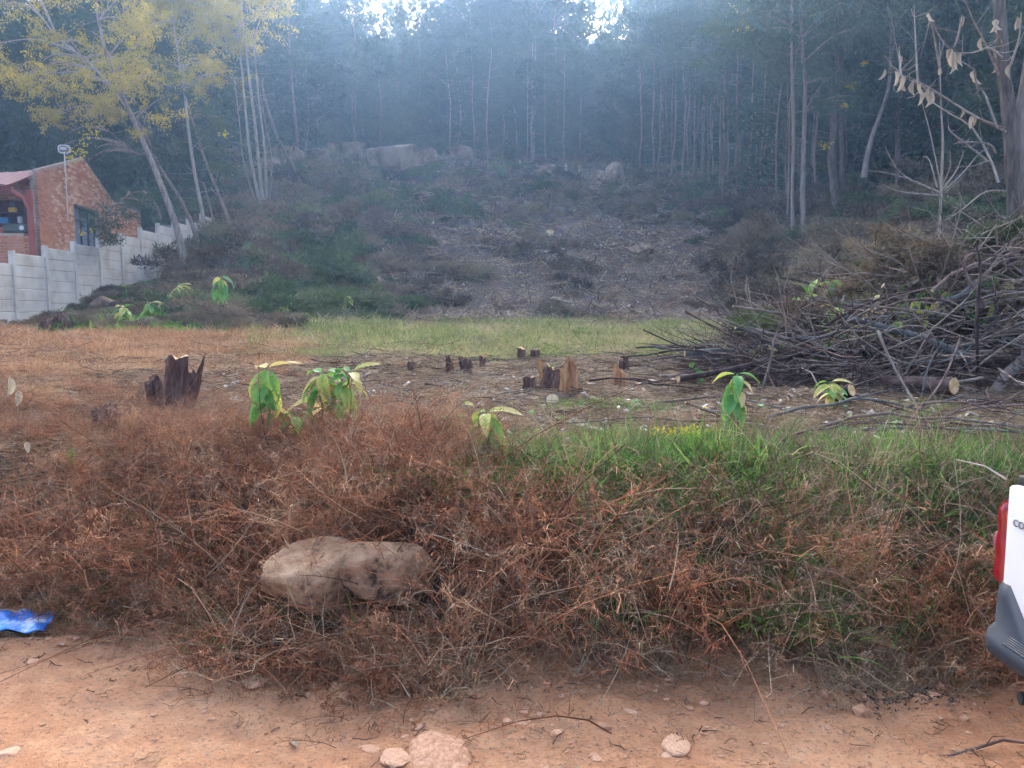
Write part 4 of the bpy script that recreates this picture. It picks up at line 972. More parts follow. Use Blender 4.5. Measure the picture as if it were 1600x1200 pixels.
def px_path(pts, d0, d1=None):
    n = len(pts); d1 = d0 if d1 is None else d1
    return [at(a_, b_, d0 + (d1 - d0) * i / (n - 1)) for i, (a_, b_) in enumerate(pts)]
def smooth_path(P, n=14):
    P = [Vector(p) for p in P]
    if len(P) < 3: return P
    out = []
    for i in range(len(P) - 1):
        p0 = P[max(i - 1, 0)]; p1 = P[i]; p2 = P[i + 1]; p3 = P[min(i + 2, len(P) - 1)]
        m = max(2, n // (len(P) - 1))
        for k in range(m):
            t = k / m
            out.append(.5 * ((2 * p1) + (p2 - p0) * t + (2 * p0 - 5 * p1 + 4 * p2 - p3) * t * t + (3 * p1 - p0 - 3 * p2 + p3) * t ** 3))
    out.append(P[-1]); return out
def hero(name, label, trunks, clumps, mat, d, L=.12, w=.03, per=620, bark='bark_mid', blossoms=(), seed=1, cat='tree', dd=1.6, twigs=0, bl_n=50):
    """trunks: lists of (px, py) from the base up with radius; clumps: (px, py, radius in metres, depth offset)"""
    rg = np.random.default_rng(seed); base = hit(*trunks[0][0][0]) if d is None else at(*trunks[0][0][0], d)
    base.z = H1(base.x, base.y); D = base.y
    e_ = empty(name, base); tag(e_, label, cat); B = np.array(base)
    allp = []
    for pts, r0, r1 in trunks:
        P = smooth_path(px_path(pts, D, D + rg.uniform(-.6, .6)))
        P = [p - base for p in P]; P[0].z -= .0
        if pts is trunks[0][0]: P[0].z -= .25
        k = len(P); mb = MB(); tube(mb, P, np.linspace(r0, r1, k) * (1 + .25 * np.exp(-np.arange(k) * 1.2)), 8, rough=.12, rng=rg)
        if twigs:
            for i in range(twigs):
                q = P[rg.integers(k // 4, k)]; dv = norm(np.array([rg.normal(), rg.normal(), rg.uniform(-.2, .8)])) * rg.uniform(.3, 1.3)
                tube(mb, [q, np.array(q) + dv * .5 + rg.normal(size=3) * .05, np.array(q) + dv], [.014, .009, .003], 3, cap=False, rng=rg)
        obj('trunk', mb.mesh('trunk', M[bark], True), e_); allp += [np.array(p) for p in P[k // 3:]]
    cen = [np.array(at(a_, b_, D + o_)) - B for a_, b_, r_, o_ in clumps]; rad = [c_[2] for c_ in clumps]
    if cen:
        limb = MB()
        for c_, r_ in zip(cen, rad):
            j = int(np.argmin([np.linalg.norm(a_ - c_) + max(0, a_[2] - c_[2]) * 1.5 for a_ in allp])); a_ = allp[j]
            mid = (a_ + c_) / 2 + np.array([0, 0, .12 * np.linalg.norm(a_ - c_)])
            tube(limb, smooth_path([a_, mid, c_], 8), np.linspace(.04, .01, len(smooth_path([a_, mid, c_], 8))), 4, cap=False, rng=rg)
            for q in range(4): v = norm(rg.normal(size=3)) * r_; tube(limb, [c_, c_ + v * .5, c_ + v * .9 - [0, 0, .1]], [.012, .008, .003], 3, cap=False, rng=rg)
        obj('limbs', limb.mesh('limbs', M[bark]), e_)
        cr = MB(); add_foliage(cr, cen, rad, per, L, w, rg, down=.7); obj('crown', cr.mesh('crown', M[mat]), e_)
    if len(blossoms):
        bb = MB(); cb = [np.array(at(a_, b_, D + o_)) - B for a_, b_, r_, o_ in blossoms]; add_foliage(bb, cb, [q[2] * .8 for q in blossoms], bl_n, .06, .05, rg, down=.2); obj('blossom', bb.mesh('blossom', M['blossom']), e_)
    return e_
rc = random.Random(5)
def cloud(n, x0, y0, x1, y1, rmin, rmax, dd=2.0):
    return [(rc.uniform(x0, x1), rc.uniform(y0, y1), rc.uniform(rmin, rmax), rc.uniform(-dd, dd)) for _ in range(n)]
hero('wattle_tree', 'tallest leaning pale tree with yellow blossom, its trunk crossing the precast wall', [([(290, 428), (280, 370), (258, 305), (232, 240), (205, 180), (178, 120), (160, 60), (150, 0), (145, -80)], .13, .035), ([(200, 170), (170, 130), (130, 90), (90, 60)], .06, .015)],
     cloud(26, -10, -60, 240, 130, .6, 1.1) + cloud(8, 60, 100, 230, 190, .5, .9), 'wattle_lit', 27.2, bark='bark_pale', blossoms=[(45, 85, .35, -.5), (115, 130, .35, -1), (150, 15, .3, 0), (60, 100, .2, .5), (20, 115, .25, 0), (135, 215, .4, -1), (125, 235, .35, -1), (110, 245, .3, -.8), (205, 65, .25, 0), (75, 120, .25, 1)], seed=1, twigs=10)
hero('wattle_tree', 'thinner leaning tree just behind the tallest leaning one', [([(314, 400), (300, 350), (275, 300), (250, 262), (225, 205), (200, 165), (185, 120)], .09, .03), ([(240, 240), (215, 240), (195, 225), (170, 205)], .03, .01)],
     cloud(9, 80, 200, 240, 260, .4, .75, 1) + cloud(8, 150, 60, 290, 150, .6, 1.0), 'wattle', 30.5, blossoms=[(350, 210, .25, 0), (150, 205, .3, -1)], seed=2, twigs=8)
hero('wattle_tree', 'upright slim tree with crown painted sunlit gold left of the bare trunk cluster', [([(325, 388), (316, 330), (304, 270), (294, 200), (288, 140), (276, 70), (268, 0), (262, -90)], .09, .03)],
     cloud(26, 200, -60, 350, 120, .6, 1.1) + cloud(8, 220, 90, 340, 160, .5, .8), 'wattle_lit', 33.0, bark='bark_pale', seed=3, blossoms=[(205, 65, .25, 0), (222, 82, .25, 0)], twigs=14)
hero('wattle_tree', 'thin dark stem leaning left from the brush, right of the wall end', [([(376, 398), (358, 345), (336, 290), (315, 235), (300, 185), (290, 150)], .085, .03), ([(340, 388), (330, 330), (318, 285)], .06, .03)],
     cloud(9, 255, 170, 350, 260, .4, .8), 'wattle', 34.0, seed=4, twigs=12)
hero('wattle_tree', 'cluster of bare pale stems rising into a crown painted sunlit gold', [([(412, 330), (405, 260), (398, 190), (388, 110), (380, 40), (372, -40)], .10, .04), ([(408, 325), (392, 250), (384, 180), (376, 90), (362, 0)], .09, .03), ([(416, 325), (414, 240), (404, 150), (396, 60)], .08, .03), ([(420, 320), (424, 250), (412, 180), (400, 100)], .06, .02), ([(402, 322), (382, 260), (374, 190), (366, 120)], .05, .02)],
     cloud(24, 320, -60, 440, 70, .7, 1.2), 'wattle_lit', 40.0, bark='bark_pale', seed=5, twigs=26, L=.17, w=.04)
hero('wattle_tree', 'dark bent stem leaning left in front of the rock ledge', [([(470, 284), (452, 250), (434, 215), (420, 175), (410, 135), (412, 122)], .13, .05), ([(452, 275), (450, 235)], .1, .07)], [], 'wattle', 47.0, bark='bark', seed=6)
hero('wattle_tree', 'slim straight tree above left end of the rock ledge', [([(467, 262), (463, 200), (457, 140), (452, 60), (448, -20)], .12, .05)], cloud(12, 400, -20, 520, 90, .8, 1.4), 'wattle', 56.0, seed=7, L=.25, w=.06, twigs=8)
hero('wattle_tree', 'tall trunk at the right forest edge, left one of a close pair', [([(1240, 372), (1238, 300), (1240, 220), (1238, 130), (1236, 40), (1238, -60)], .085, .06)], cloud(16, 1150, -60, 1330, 110, .8, 1.3), 'wattle', 32.0, bark='bark_mid', seed=8, L=.17, w=.04, twigs=20, blossoms=[(1150, 8, .5, 0), (1165, 40, .35, 0), (1270, 15, .3, 0)])
hero('wattle_tree', 'tall paler trunk at the right forest edge, right one of a close pair', [([(1256, 382), (1254, 300), (1256, 220), (1258, 130), (1252, 60), (1250, -60)], .10, .065)], cloud(14, 1200, -60, 1400, 120, .8, 1.3) + cloud(5, 1280, 110, 1350, 190, .3, .6, 1), 'wattle', 31.0, bark='bark_mid', seed=9, L=.15, w=.035, twigs=16, blossoms=[(1350, 98, .12, 0), (1330, 135, .25, 0), (1320, 165, .2, 0), (1290, 225, .25, 0)])
hero('wattle_tree', 'slender leaning stem in the dark forest right of the tall pair', [([(1350, 268), (1362, 215), (1380, 165), (1390, 125), (1392, 40)], .1, .04)], cloud(8, 1340, -30, 1450, 60, .8, 1.2), 'wattle', 30.0, bark='bark', seed=10, twigs=6)
hero('bush', 'leafy branch hanging in front of the house window', [([(250, 330), (225, 300), (190, 312), (150, 350)], .04, .012)], cloud(7, 125, 340, 175, 375, .25, .4, .3) + cloud(8, 165, 310, 225, 345, .3, .45, .4) + cloud(4, 200, 285, 250, 320, .3, .5, .4), 'wattle', 24.6 if False else 24.0, seed=12, L=.1, w=.024, per=200, cat='bush', blossoms=[(130, 365, .12, -.1), (145, 360, .1, 0)], bl_n=25)
# dead-leaved tree at the far right
DLv = leaf_mesh('hanging_leaf', M['deadleaf'], .26, .085, .35, 1.6, 5, nseg=9, wave=.16)
def dead_tree():
    D = 13.0; base = at(1588, 430, D); base.z = H1(base.x, base.y)
    e_ = empty('dead_leaved_tree', base); tag(e_, 'half bare tree at the right with hanging pale dead leaves', 'tree')
    rg = np.random.default_rng(77)
    for pts, r0, r1 in [([(1588, 440), (1584, 300), (1576, 180), (1566, 90), (1558, -60)], .13, .085), ([(1612, 440), (1602, 320), (1592, 200), (1606, 100), (1620, -30)], .10, .06)]:
        mb = MB(); P = [p - base for p in smooth_path(px_path(pts, D))]; P[0].z -= .4; tube(mb, P, np.linspace(r0, r1, len(P)), 9, rough=.1, rng=rg); obj('trunk', mb.mesh('trunk', M['bark'], True), e_)
    br = [[(1570, 200), (1530, 185), (1480, 155), (1430, 130), (1398, 112), (1380, 118)], [(1572, 206), (1520, 180), (1470, 148), (1440, 130), (1415, 118)], [(1560, 285), (1548, 250), (1520, 200), (1485, 178), (1450, 155), (1440, 140)],
          [(1558, 200), (1540, 150), (1525, 130), (1522, 110), (1500, 95), (1480, 92)], [(1566, 90), (1545, 75), (1520, 82), (1490, 82)], [(1562, 120), (1540, 70), (1520, 30), (1508, 0)], [(1504, 25), (1490, 75), (1470, 60), (1450, 20)],
          [(1548, 255), (1510, 225), (1485, 205), (1482, 195)], [(1556, 240), (1545, 225), (1510, 222), (1490, 225)], [(1575, 300), (1540, 300), (1500, 330), (1475, 345)], [(1435, 140), (1432, 90), (1428, 8)], [(1470, 115), (1460, 60), (1452, 20)], [(1408, 118), (1406, 95), (1405, 72)], [(1574, 150), (1562, 90), (1556, 30)], [(1580, 100), (1592, 60), (1596, 20)], [(1590, 180), (1598, 140), (1606, 110)]]
    BP = []
    for pts in br:
        mb = MB(); P = [p - base for p in smooth_path(px_path(pts, D + rg.uniform(-.4, .4), D + rg.uniform(-.9, .4)))]; BP += P
        tube(mb, P, np.linspace(.021, .006, len(P)), 5, rng=rg)
        for q in range(4):
            s_ = P[rg.integers(2, len(P))]; dv = rg.normal(size=3) * .22; tube(mb, [s_, np.array(s_) + dv * .5, np.array(s_) + dv + [0, 0, .08]], [.009, .006, .003], 3, cap=False)
        obj('branch', mb.mesh('branch', M['bark_pale'], True), e_)
    lv = [(1378, 120), (1382, 112), (1398, 112), (1412, 118), (1428, 140), (1434, 142), (1444, 144), (1447, 138), (1462, 112), (1470, 108), (1478, 100), (1482, 96), (1486, 102), (1490, 108), (1496, 104), (1480, 110), (1476, 125), (1532, 100), (1552, 150), (1503, 178), (1522, 180), (1404, 88), (1577, 60), (1560, 40), (1556, 50), (1562, 30), (1570, 75), (1585, 85), (1590, 30), (1582, 130), (1590, 120), (1596, 70), (1494, 0), (1500, 4), (1575, 20), (1598, 140), (1488, 90), (1460, 118), (1466, 116), (1592, 55)]
    for a_, b_ in lv:
        p = at(a_, b_ - 4, D + rg.uniform(-.5, .2)) - base; q_ = min(BP, key=lambda w: (w - p).length); p = q_ if (q_ - p).length < .5 else p
        obj('hanging_leaf', DLv, e_, loc=p, rot=(rg.uniform(-.4, .4), rg.uniform(1.1, 1.7), rg.uniform(0, 6.28)), scale=rg.uniform(.6, 1.2))
dead_tree()
def bare_shrub():
    D = 14.5; base = at(1470, 312, D); g_ = H1(base.x, base.y); e_ = empty('bare_shrub', (base.x, base.y, g_)); tag(e_, 'bare pale shrub with thin arching branches on the brush mound', 'shrub'); B = Vector((base.x, base.y, g_))
    br = [[(1470, 312), (1473, 220), (1470, 160), (1468, 60)], [(1470, 290), (1455, 215), (1438, 150)], [(1468, 300), (1430, 285), (1400, 262), (1380, 222)], [(1466, 300), (1420, 280), (1385, 270), (1350, 266)], [(1474, 298), (1500, 275), (1530, 240), (1545, 232)], [(1474, 295), (1495, 265), (1506, 235)], [(1472, 290), (1484, 262), (1484, 235)], [(1466, 305), (1410, 300), (1378, 288)], [(1476, 302), (1500, 280), (1512, 262)], [(1464, 292), (1452, 250), (1442, 245)]]
    rg = np.random.default_rng(8)
    for i, pts in enumerate(br):
        mb = MB(); P = [p - B for p in smooth_path(px_path(pts, D, D + rg.uniform(-1, 1)))]; P[0].z -= max(0, base.z - g_) if i == 0 else 0
        tube(mb, P, np.linspace(.03 if i == 0 else .016, .005, len(P)), 4, rng=rg); obj('branch', mb.mesh('branch', M['bark_pale'], True), e_)
bare_shrub()
# ------------------------------------------------------------------ stumps
def stump(px, py, w, h, label, seed, mat='stump_bark', jag=.25, stems=1, tilt=0., d=None):
    p = hit(px, py); rg = np.random.default_rng(seed); mb = MB(); S = w / FPX * p.y / 2; Hh = h / FPX * p.y
    e_ = empty('tree_stump', p); tag(e_, label, 'stump')
    top = MB()
    for st in range(stems):
        off = np.array([0, 0]) if stems == 1 else rg.uniform(-1, 1, 2) * S * .55
        r0 = S * (1 if stems == 1 else .5); n = 26; k = 8; th = np.arange(n) / n * 6.283; V = []
        ax = rg.normal(size=2) * .12 + [tilt, 0]; hs = Hh * (1 if st == 0 else rg.uniform(.5, .95))
        rim = 1 + jag * (.55 * np.cos(th + rg.uniform(0, 6)) + .25 * np.cos(th * 3 + rg.uniform(0, 6)) + .22 * rg.normal(size=n)); nzr = 1 + .22 * np.cos(th * 3 + rg.uniform(0, 6)) + .12 * rg.normal(size=n)
        for i in range(k):
            t = i / (k - 1); r_ = r0 * (1.32 - .44 * t ** .35) * nzr * (1 + .08 * rg.normal(size=n)); z = -.08 + (hs * rim + .08) * t
            V.append(np.c_[off[0] + ax[0] * z + np.cos(th) * r_, off[1] + ax[1] * z + np.sin(th) * r_, z])
        V = np.array(V).reshape(-1, 3); i_ = np.arange(k - 1)[:, None] * n; j = np.arange(n)[None]; j2 = (j + 1) % n
        mb.add(V, np.stack([i_ + j, i_ + j2, i_ + n + j2, i_ + n + j], -1).reshape(-1, 4))
        c_ = V[-n:].mean(0) + [0, 0, hs * jag * .1]
        top.add(np.vstack([V[-n:], c_]), tris=[[a_, (a_ + 1) % n, n] for a_ in range(n)])
    obj('bark', mb.mesh('bark', M[mat], False), e_)
    obj('cut_top', top.mesh('cut_top', M['stump_bark' if S > .1 else mat if jag > .2 else 'cutwood' if seed % 2 else 'stump_red']), e_)
    return e_
stump(274, 640, 34, 80, 'big dark broken stump, tallest of all, left of the leafy plants', 1, jag=.1)
stump(250, 638, 24, 44, 'dark side stem leaning against the left of the tallest stump', 2, jag=.3, tilt=-.2)
stump(297, 640, 18, 56, 'rotten brown side stem at the right of the tallest stump', 3, 'stump_bark', jag=.45, tilt=.1)
stump(152, 672, 60, 34, 'low dark stump sunk in brown weeds at the left', 4, jag=.35, stems=2)
stump(84, 520, 38, 26, 'blackened stump in orange grass near the precast wall', 5, jag=.4, stems=3)
stump(862, 612, 28, 34, 'dark squat stump behind the round orange cut face', 6, jag=.2)
stump(890, 616, 34, 50, 'torn reddish split stump, tallest in the middle group', 7, 'stump_red', jag=.3, stems=2)
stump(850, 598, 9, 34, 'slim upright post like stump beside green shoots in the middle group', 8, 'stump_red', jag=.1)
stump(970, 604, 20, 26, 'reddish stump with pale torn top right of the middle group', 9, 'stump_red', jag=.35)
stump(975, 582, 16, 26, 'dark double stump just behind the pale torn one', 10, jag=.12, stems=2)
stump(815, 562, 13, 18, 'small dark square stump, left of a pair near the grass strip', 11, jag=.12)
stump(836, 562, 15, 15, 'small dark stump, right of a pair near the grass strip', 12, jag=.12)
stump(1068, 578, 19, 24, 'dark stump with pale chipped rim at the left end of the branch pile', 13, jag=.15)
stump(704, 585, 16, 24, 'black charred stump at left of the dark cluster', 14, jag=.4, stems=2)
stump(726, 583, 26, 22, 'wide black stump with pale cut in the dark cluster', 15, jag=.3, stems=3)
stump(752, 577, 16, 20, 'blackened stump at right of the dark cluster with white cut', 16, jag=.2, stems=2)
stump(640, 580, 24, 14, 'low dark stump with tiny pale cut left of the dark cluster', 17, jag=.25, stems=2)
stump(828, 612, 18, 22, 'dark stump under a curved pale twig in the middle group', 18, jag=.2)
def cutface(px, py, rpx, label, tilt=(1.35, 0, 0), L=.3, d=None, name='cut_log', bark='pile_bark'):
    p = hit(px, py) if d is None else at(px, py, d); r_ = rpx / FPX * p.y
    e_ = empty(name, p + Vector((0, 0, 0 if d else r_ * .6))); e_.rotation_euler = tilt; tag(e_, label, 'log')
    mb = MB(); tube(mb, [(0, 0, -L), (0, 0, -L / 2), (0, 0, 0)], r_, 14, rough=.06); obj('bark', mb.mesh('bark', M[bark], True), e_)
    mb = MB(); tube(mb, [(0, 0, .002), (0, 0, .006)], r_ * .93, 14); obj('cut_face', mb.mesh('cut_face', M['cutwood']), e_); return e_
cutface(863, 632, 11, 'round log end with orange red sawn face before the middle stumps', (1.3, 0, .1), .2)
cutface(1490, 603, 14, 'log end with bright round orange cut face under the branch pile', (1.5, 0, .5), .6, d=5.9)
cutface(1330, 610, 10, 'short log with orange cut face under green leaves', (1.2, .3, .5), .25, d=5.7)
cutface(1312, 612, 8, 'slanting split log with peach coloured face under green leaves', (1.0, -.3, .3), .25, d=5.65)
cutface(898, 492, 5, 'tiny round cut log face at the foot of dark slope', (1.4, 0, 0), .5)
cutface(860, 368, 7, 'orange cut stump face in the middle of dark slope', (1.0, 0, 0), .4)
cutface(492, 464, 9, 'pale cut log pointing left out of the brush slope', (1.35, 0, -1.2), 1.3, bark='bark_pale')
# stubs of cut saplings over the slope
stub = MB(); tube(stub, [(0, 0, -.1), (.01, 0, .2), (0, .01, .38)], [.028, .025, .023], 6)
stub_me = stub.mesh('bark', M['bark']); tp_ = MB(); tube(tp_, [(0, .01, .382), (0, .01, .40)], .024, 6); top_me = tp_.mesh('cut_top', M['chip'])
rs = random.Random(31); k_ = 0
for a_, b_ in [(rs.uniform(640, 1180), rs.uniform(290, 500)) for _ in range(46)] + [(rs.uniform(440, 700), rs.uniform(270, 460)) for _ in range(14)]:
    p = hit(a_, b_)
    if p.y > 70: continue
    e_ = empty('sapling_stub', p, rs.uniform(0, 6)); e_.rotation_euler = (rs.uniform(-.3, .3), rs.uniform(-.3, .3), rs.uniform(0, 6)); s = rs.uniform(.5, 1.3); e_.scale = (s, s, s)
    tag(e_, 'small pale topped stub of a cut sapling on the dark slope', 'stub', 'sapling stubs on the cleared slope'); obj('bark', stub_me, e_); obj('cut_top', top_me, e_)
for (a_, b_, c_, d_, w_, mt, l) in [(543, 328, 548, 352, .05, 'cutwood', 'orange splintered stake standing on the brush slope'), (812, 262, 814, 250, .08, 'cutwood', 'pale stake at the clearing top, left of a pair'), (884, 256, 885, 268, .09, 'chip', 'white topped stake at the clearing top'), (905, 258, 905, 270, .09, 'cutwood', 'reddish stake at the clearing top, right of white topped one'), (954, 258, 955, 272, .07, 'cutwood', 'thin pinkish stake beside orange brown boulder')]:
    p = hit(c_, max(b_, d_)); q = at(a_, min(b_, d_), p.y); mb = MB(); tube(mb, [p - p, (q - p) * .5, q - p], [w_, w_ * .9, w_ * .6], 5); tag(obj('wooden_stake', mb.mesh('wooden_stake', M[mt]), loc=p), l, 'stake')

# ------------------------------------------------------------------ pile of cut branches
rp = np.random.default_rng(17)
BRN = []
for s in range(14):
    k = 9; t = np.linspace(-.5, .5, k); L = 1.0
    P = np.c_[t, .05 * np.sin(t * rp.uniform(3, 7) + rp.uniform(0, 6)) + rp.normal(size=k) * .006, .06 * np.sin(t * rp.uniform(2, 6) + rp.uniform(0, 6)) + rp.normal(size=k) * .006]
    mb = MB(); tube(mb, P, np.linspace(1, .55, k), 7, cap=True) if False else None
    BRN.append(P)
def branch_mesh(P, L, r_, mat, forks=2, rg=rp):
    mb = MB(); Q = P * L; k = len(Q)
    tube(mb, Q, np.linspace(r_, r_ * .5, k), 7, rough=.08, rng=rg, cap=False)
    tube(mb, [Q[0] - (Q[1] - Q[0]) * .002, Q[0] + (Q[1] - Q[0]) * .001], r_ * .96, 7, m=1)
    for f in range(forks):
        i = rg.integers(3, k - 1); d = norm((Q[i] - Q[i - 1]) * 6 + rg.normal(size=3) * L * .25) * L * rg.uniform(.15, .4); s_ = Q[i]
        tube(mb, [s_, s_ + d * .5 + rg.normal(size=3) * .01, s_ + d + rg.normal(size=3) * .03], [r_ * .45, r_ * .3, r_ * .12], 4, cap=False, rng=rg)
    return mb.mesh('cut_branch', [M[mat], M['cutwood']], True)
BMs = [branch_mesh(BRN[i % 14], rp.uniform(1.3, 2.8), rp.uniform(.006, .019), ('pile_grey', 'pile_bark', 'pile_bark', 'bark', 'pile_bark', 'bark_mid')[i % 6], rp.integers(2, 6)) for i in range(26)]
for i_, m_ in enumerate(BMs): m_['grey'] = int(i_ % 6 == 0)
LBL = 'dark cut branch lying in the big branch pile at the right'
def pile_top(x, y):      # height of the heap above the ground
    px, py = 800 + FPX * x / y, 0
    cxx = x - 4.9; hh = 1.12 * math.exp(-(max(0, -cxx) / 1.7) ** 2) * math.exp(-((y - 7.9) / 1.5) ** 2)
    return hh + .22 * math.exp(-((x - 2.4) / 1.2) ** 2) * math.exp(-((y - 7.3) / .5) ** 2)
n_b = 0
while n_b < 235:
    x = rp.uniform(1.9, 6.4); y = rp.normal() * .9 + 7.7
    if not 6.2 < y < 10: continue
    pt = pile_top(x, y)
    if pt < .10: continue
    z = H1(x, y) + pt * (1 - rp.random() ** 1.6 * .9) + .02
    a = rp.normal() * .5 + (math.pi if rp.random() < .5 else 0) + .1
    tl = rp.normal() * .16 + (.10 if math.cos(a) < 0 else -.10) * (pt > .3)
    if rp.random() < .16: a = -math.pi / 2 + rp.normal() * .5; tl = rp.normal() * .2 + .1
    if x > 4.3: tl += (.22 if math.cos(a) < 0 else -.22); a += rp.normal() * .3
    o = obj('cut_branch', BMs[rp.integers(0, 26)], loc=(x, y, z), rot=(rp.uniform(0, 6.28) * 0, tl, a)); s = rp.uniform(.6, 1.1); o.scale = (s, s, s); hw = 'top of' if z - H1(x, y) > pt * .75 else 'base of' if z - H1(x, y) < pt * .35 else 'middle of'
    ly = 'low left tail' if x < 3.0 else 'left flank' if x < 4.0 else 'centre' if x < 5.0 else 'right end'
    tag(o, f"{'grey' if int(o.data.get('grey', 0)) else 'dark brown'} cut branch, {hw} the branch pile, {ly}, {'front' if y < 7.3 else 'rear' if y > 8.3 else 'mid depth'}", 'branch', 'cut branches in the pile'); n_b += 1
# loose ones in front of the pile and across the plot
for i in range(34):
    a_, b_ = rp.uniform(1050, 1640), rp.uniform(600, 700); p = hit(a_, b_); s = rp.uniform(.35, .7)
    o = obj('cut_branch', BMs[rp.integers(0, 26)], loc=p + Vector((0, 0, .04)), rot=(0, rp.normal() * .05, rp.uniform(-.7, .7) + (0 if a_ < 1300 else -.2))); o.scale = (s, s, s)
    tag(o, 'loose thin cut branch on the grass before the branch pile', 'branch', 'loose branches before the pile')
for i in range(55):
    a_, b_ = rp.uniform(440, 1120), rp.uniform(562, 655); p = hit(a_, b_); s = rp.uniform(.12, .4) * p.y / 7
    o = obj('cut_branch', BMs[rp.integers(0, 26)], loc=p + Vector((0, 0, .03)), rot=(0, rp.normal() * .07, rp.normal() * .6)); o.scale = (s, s, s)
    tag(o, 'short cut stick lying among the stumps in the cleared plot', 'branch', 'sticks among the stumps')
for i, (a_, b_, L, r_, rz, l) in enumerate([(1010, 634, 1.1, .016, .02, 'long straight dark pole lying in the litter right of the stumps'), (700, 606, .5, .012, .5, 'dark forked stick lying below the black stumps'), (640, 540, .9, .012, -.15, 'dark thin pole at the near side of grass strip'), (1545, 1180, .5, .007, -.03, 'thin brown stick lying on the road by the car'), (1590, 735, .9, .02, 0, 'dark fallen pole behind the car')]):
    p = hit(a_, b_); o = obj('fallen_stick', branch_mesh(BRN[i], L, r_, 'pile_bark', 1), loc=p + Vector((0, 0, .02)), rot=(0, 0, rz)); tag(o, l, 'stick')
def pole(pts, d0, d1, r0, r1, label, mat='pile_bark', name='cut_branch', cat='branch'):
    P = smooth_path(px_path(pts, d0, d1)); b_ = P[0].copy(); mb = MB(); k = len(P)
    tube(mb, [p - b_ for p in P], np.linspace(r0, r1, k), 8, rough=.06, rng=rp, cap=False)
    tube(mb, [P[-1] - b_, P[-1] - b_ + (P[-1] - P[-2]).normalized() * .004], r1 * .95, 8, m=1); tube(mb, [P[0] - b_ - (P[1] - P[0]).normalized() * .004, P[0] - b_], r0 * .95, 8, m=1)
    return tag(obj(name, mb.mesh(name, [M[mat], M['cutwood']], True), loc=b_), label, cat)
pole([(1318, 496), (1380, 512), (1440, 528), (1470, 540), (1520, 566)], 7.2, 6.4, .035, .032, 'thick straight grey green pole slanting down across the branch pile', 'pile_grey')
pole([(1380, 446), (1410, 460), (1450, 470)], 7.6, 7.6, .026, .02, 'short thick branch with orange cut end pointing up left on the pile', 'pile_bark')
pole([(1060, 592), (1130, 580), (1220, 560), (1330, 545), (1450, 540), (1600, 530)], 6.4, 7.4, .026, .016, 'longest reddish branch running low along the front of the pile', 'pile_bark')
pole([(1070, 552), (1140, 548), (1200, 545), (1280, 560)], 7.6, 7.6, .035, .03, 'dark thick branch at the upper left end of the pile', 'pile_grey')
pole([(1372, 518), (1390, 560), (1412, 600), (1440, 640), (1500, 680)], 6.3, 5.6, .011, .006, 'pale thin branch hanging down across the front of pile', 'bark_pale')
pole([(1500, 530), (1475, 590), (1430, 650), (1380, 700)], 5.9, 5.2, .009, .005, 'thin dark stick leaning against the pile front, lower left to upper right', 'pile_bark')
pole([(1440, 620), (1452, 570), (1475, 530)], 5.9, 6.1, .008, .005, 'thin grey stick crossing the leaning stick before the pile', 'pile_grey')
pole([(1190, 612), (1205, 560), (1212, 525), (1240, 520)], 6.3, 6.6, .012, .006, 'grey crooked stick standing at the left part of the pile', 'bark')
pole([(1540, 640), (1570, 590), (1600, 560), (1640, 500)], 6.0, 6.6, .05, .04, 'thick pale weathered log at the right part of the pile', 'bark')
pole([(1575, 545), (1610, 520), (1660, 490)], 6.6, 6.9, .035, .03, 'tan log with pale end near the right edge of pile', 'bark_pale')
pole([(1530, 620), (1526, 500), (1532, 420), (1524, 380)], 6.2, 6.4, .016, .008, 'upright dark branch standing in the middle of the pile', 'pile_bark')
pole([(1540, 480), (1515, 440), (1506, 410), (1520, 396), (1570, 400), (1620, 380)], 6.6, 6.9, .016, .008, 'curved branch arching over the top of the pile', 'pile_bark')
pole([(1465, 475), (1500, 462), (1525, 440)], 7, 7, .026, .022, 'dark branch slanting up right on top of the pile', 'pile_grey')
# fine twigs on the pile
mb = MB()
for i in range(2600):
    x = rp.uniform(2.0, 6.6); y = rp.normal() * .9 + 7.6; pt = pile_top(x, y)
    if pt < .05: continue
    p = np.array([x, y, H1(x, y) + pt * rp.uniform(.2, 1.15)]); d = norm(rp.normal(size=3) * [1, .6, .35]) * rp.uniform(.2, 1.1)
    q = [p, p + d * .35 + rp.normal(size=3) * .03, p + d * .7 + rp.normal(size=3) * .05, p + d]; tube(mb, q, [.006, .005, .004, .002], 3, cap=False, rng=rp)
mb2 = MB()
for i in range(1500):
    x = rp.uniform(2.3, 6.8); y = rp.normal() * .9 + 7.7; pt = pile_top(x, y)
    if pt < .12: continue
    p = np.array([x, y, H1(x, y) + pt * rp.uniform(.5, 1.15)]); d = norm(rp.normal(size=3) * [1, .5, .3]) * rp.uniform(.3, 1.4)
    tube(mb2, [p, p + d * .35 + rp.normal(size=3) * .04, p + d * .7 + rp.normal(size=3) * .07, p + d], [.009, .007, .005, .002], 4, cap=False, rng=rp)
tag(obj('thin_brown_branches', mb2.mesh('thin_brown_branches', M['bark_mid'])), 'thin lighter brown branches woven over the big branch pile', 'branches', kind='stuff')
tag(obj('twig_tangle', mb.mesh('twig_tangle', M['pile_bark'])), 'fine dark twigs tangled through the big branch pile', 'twigs', kind='stuff')
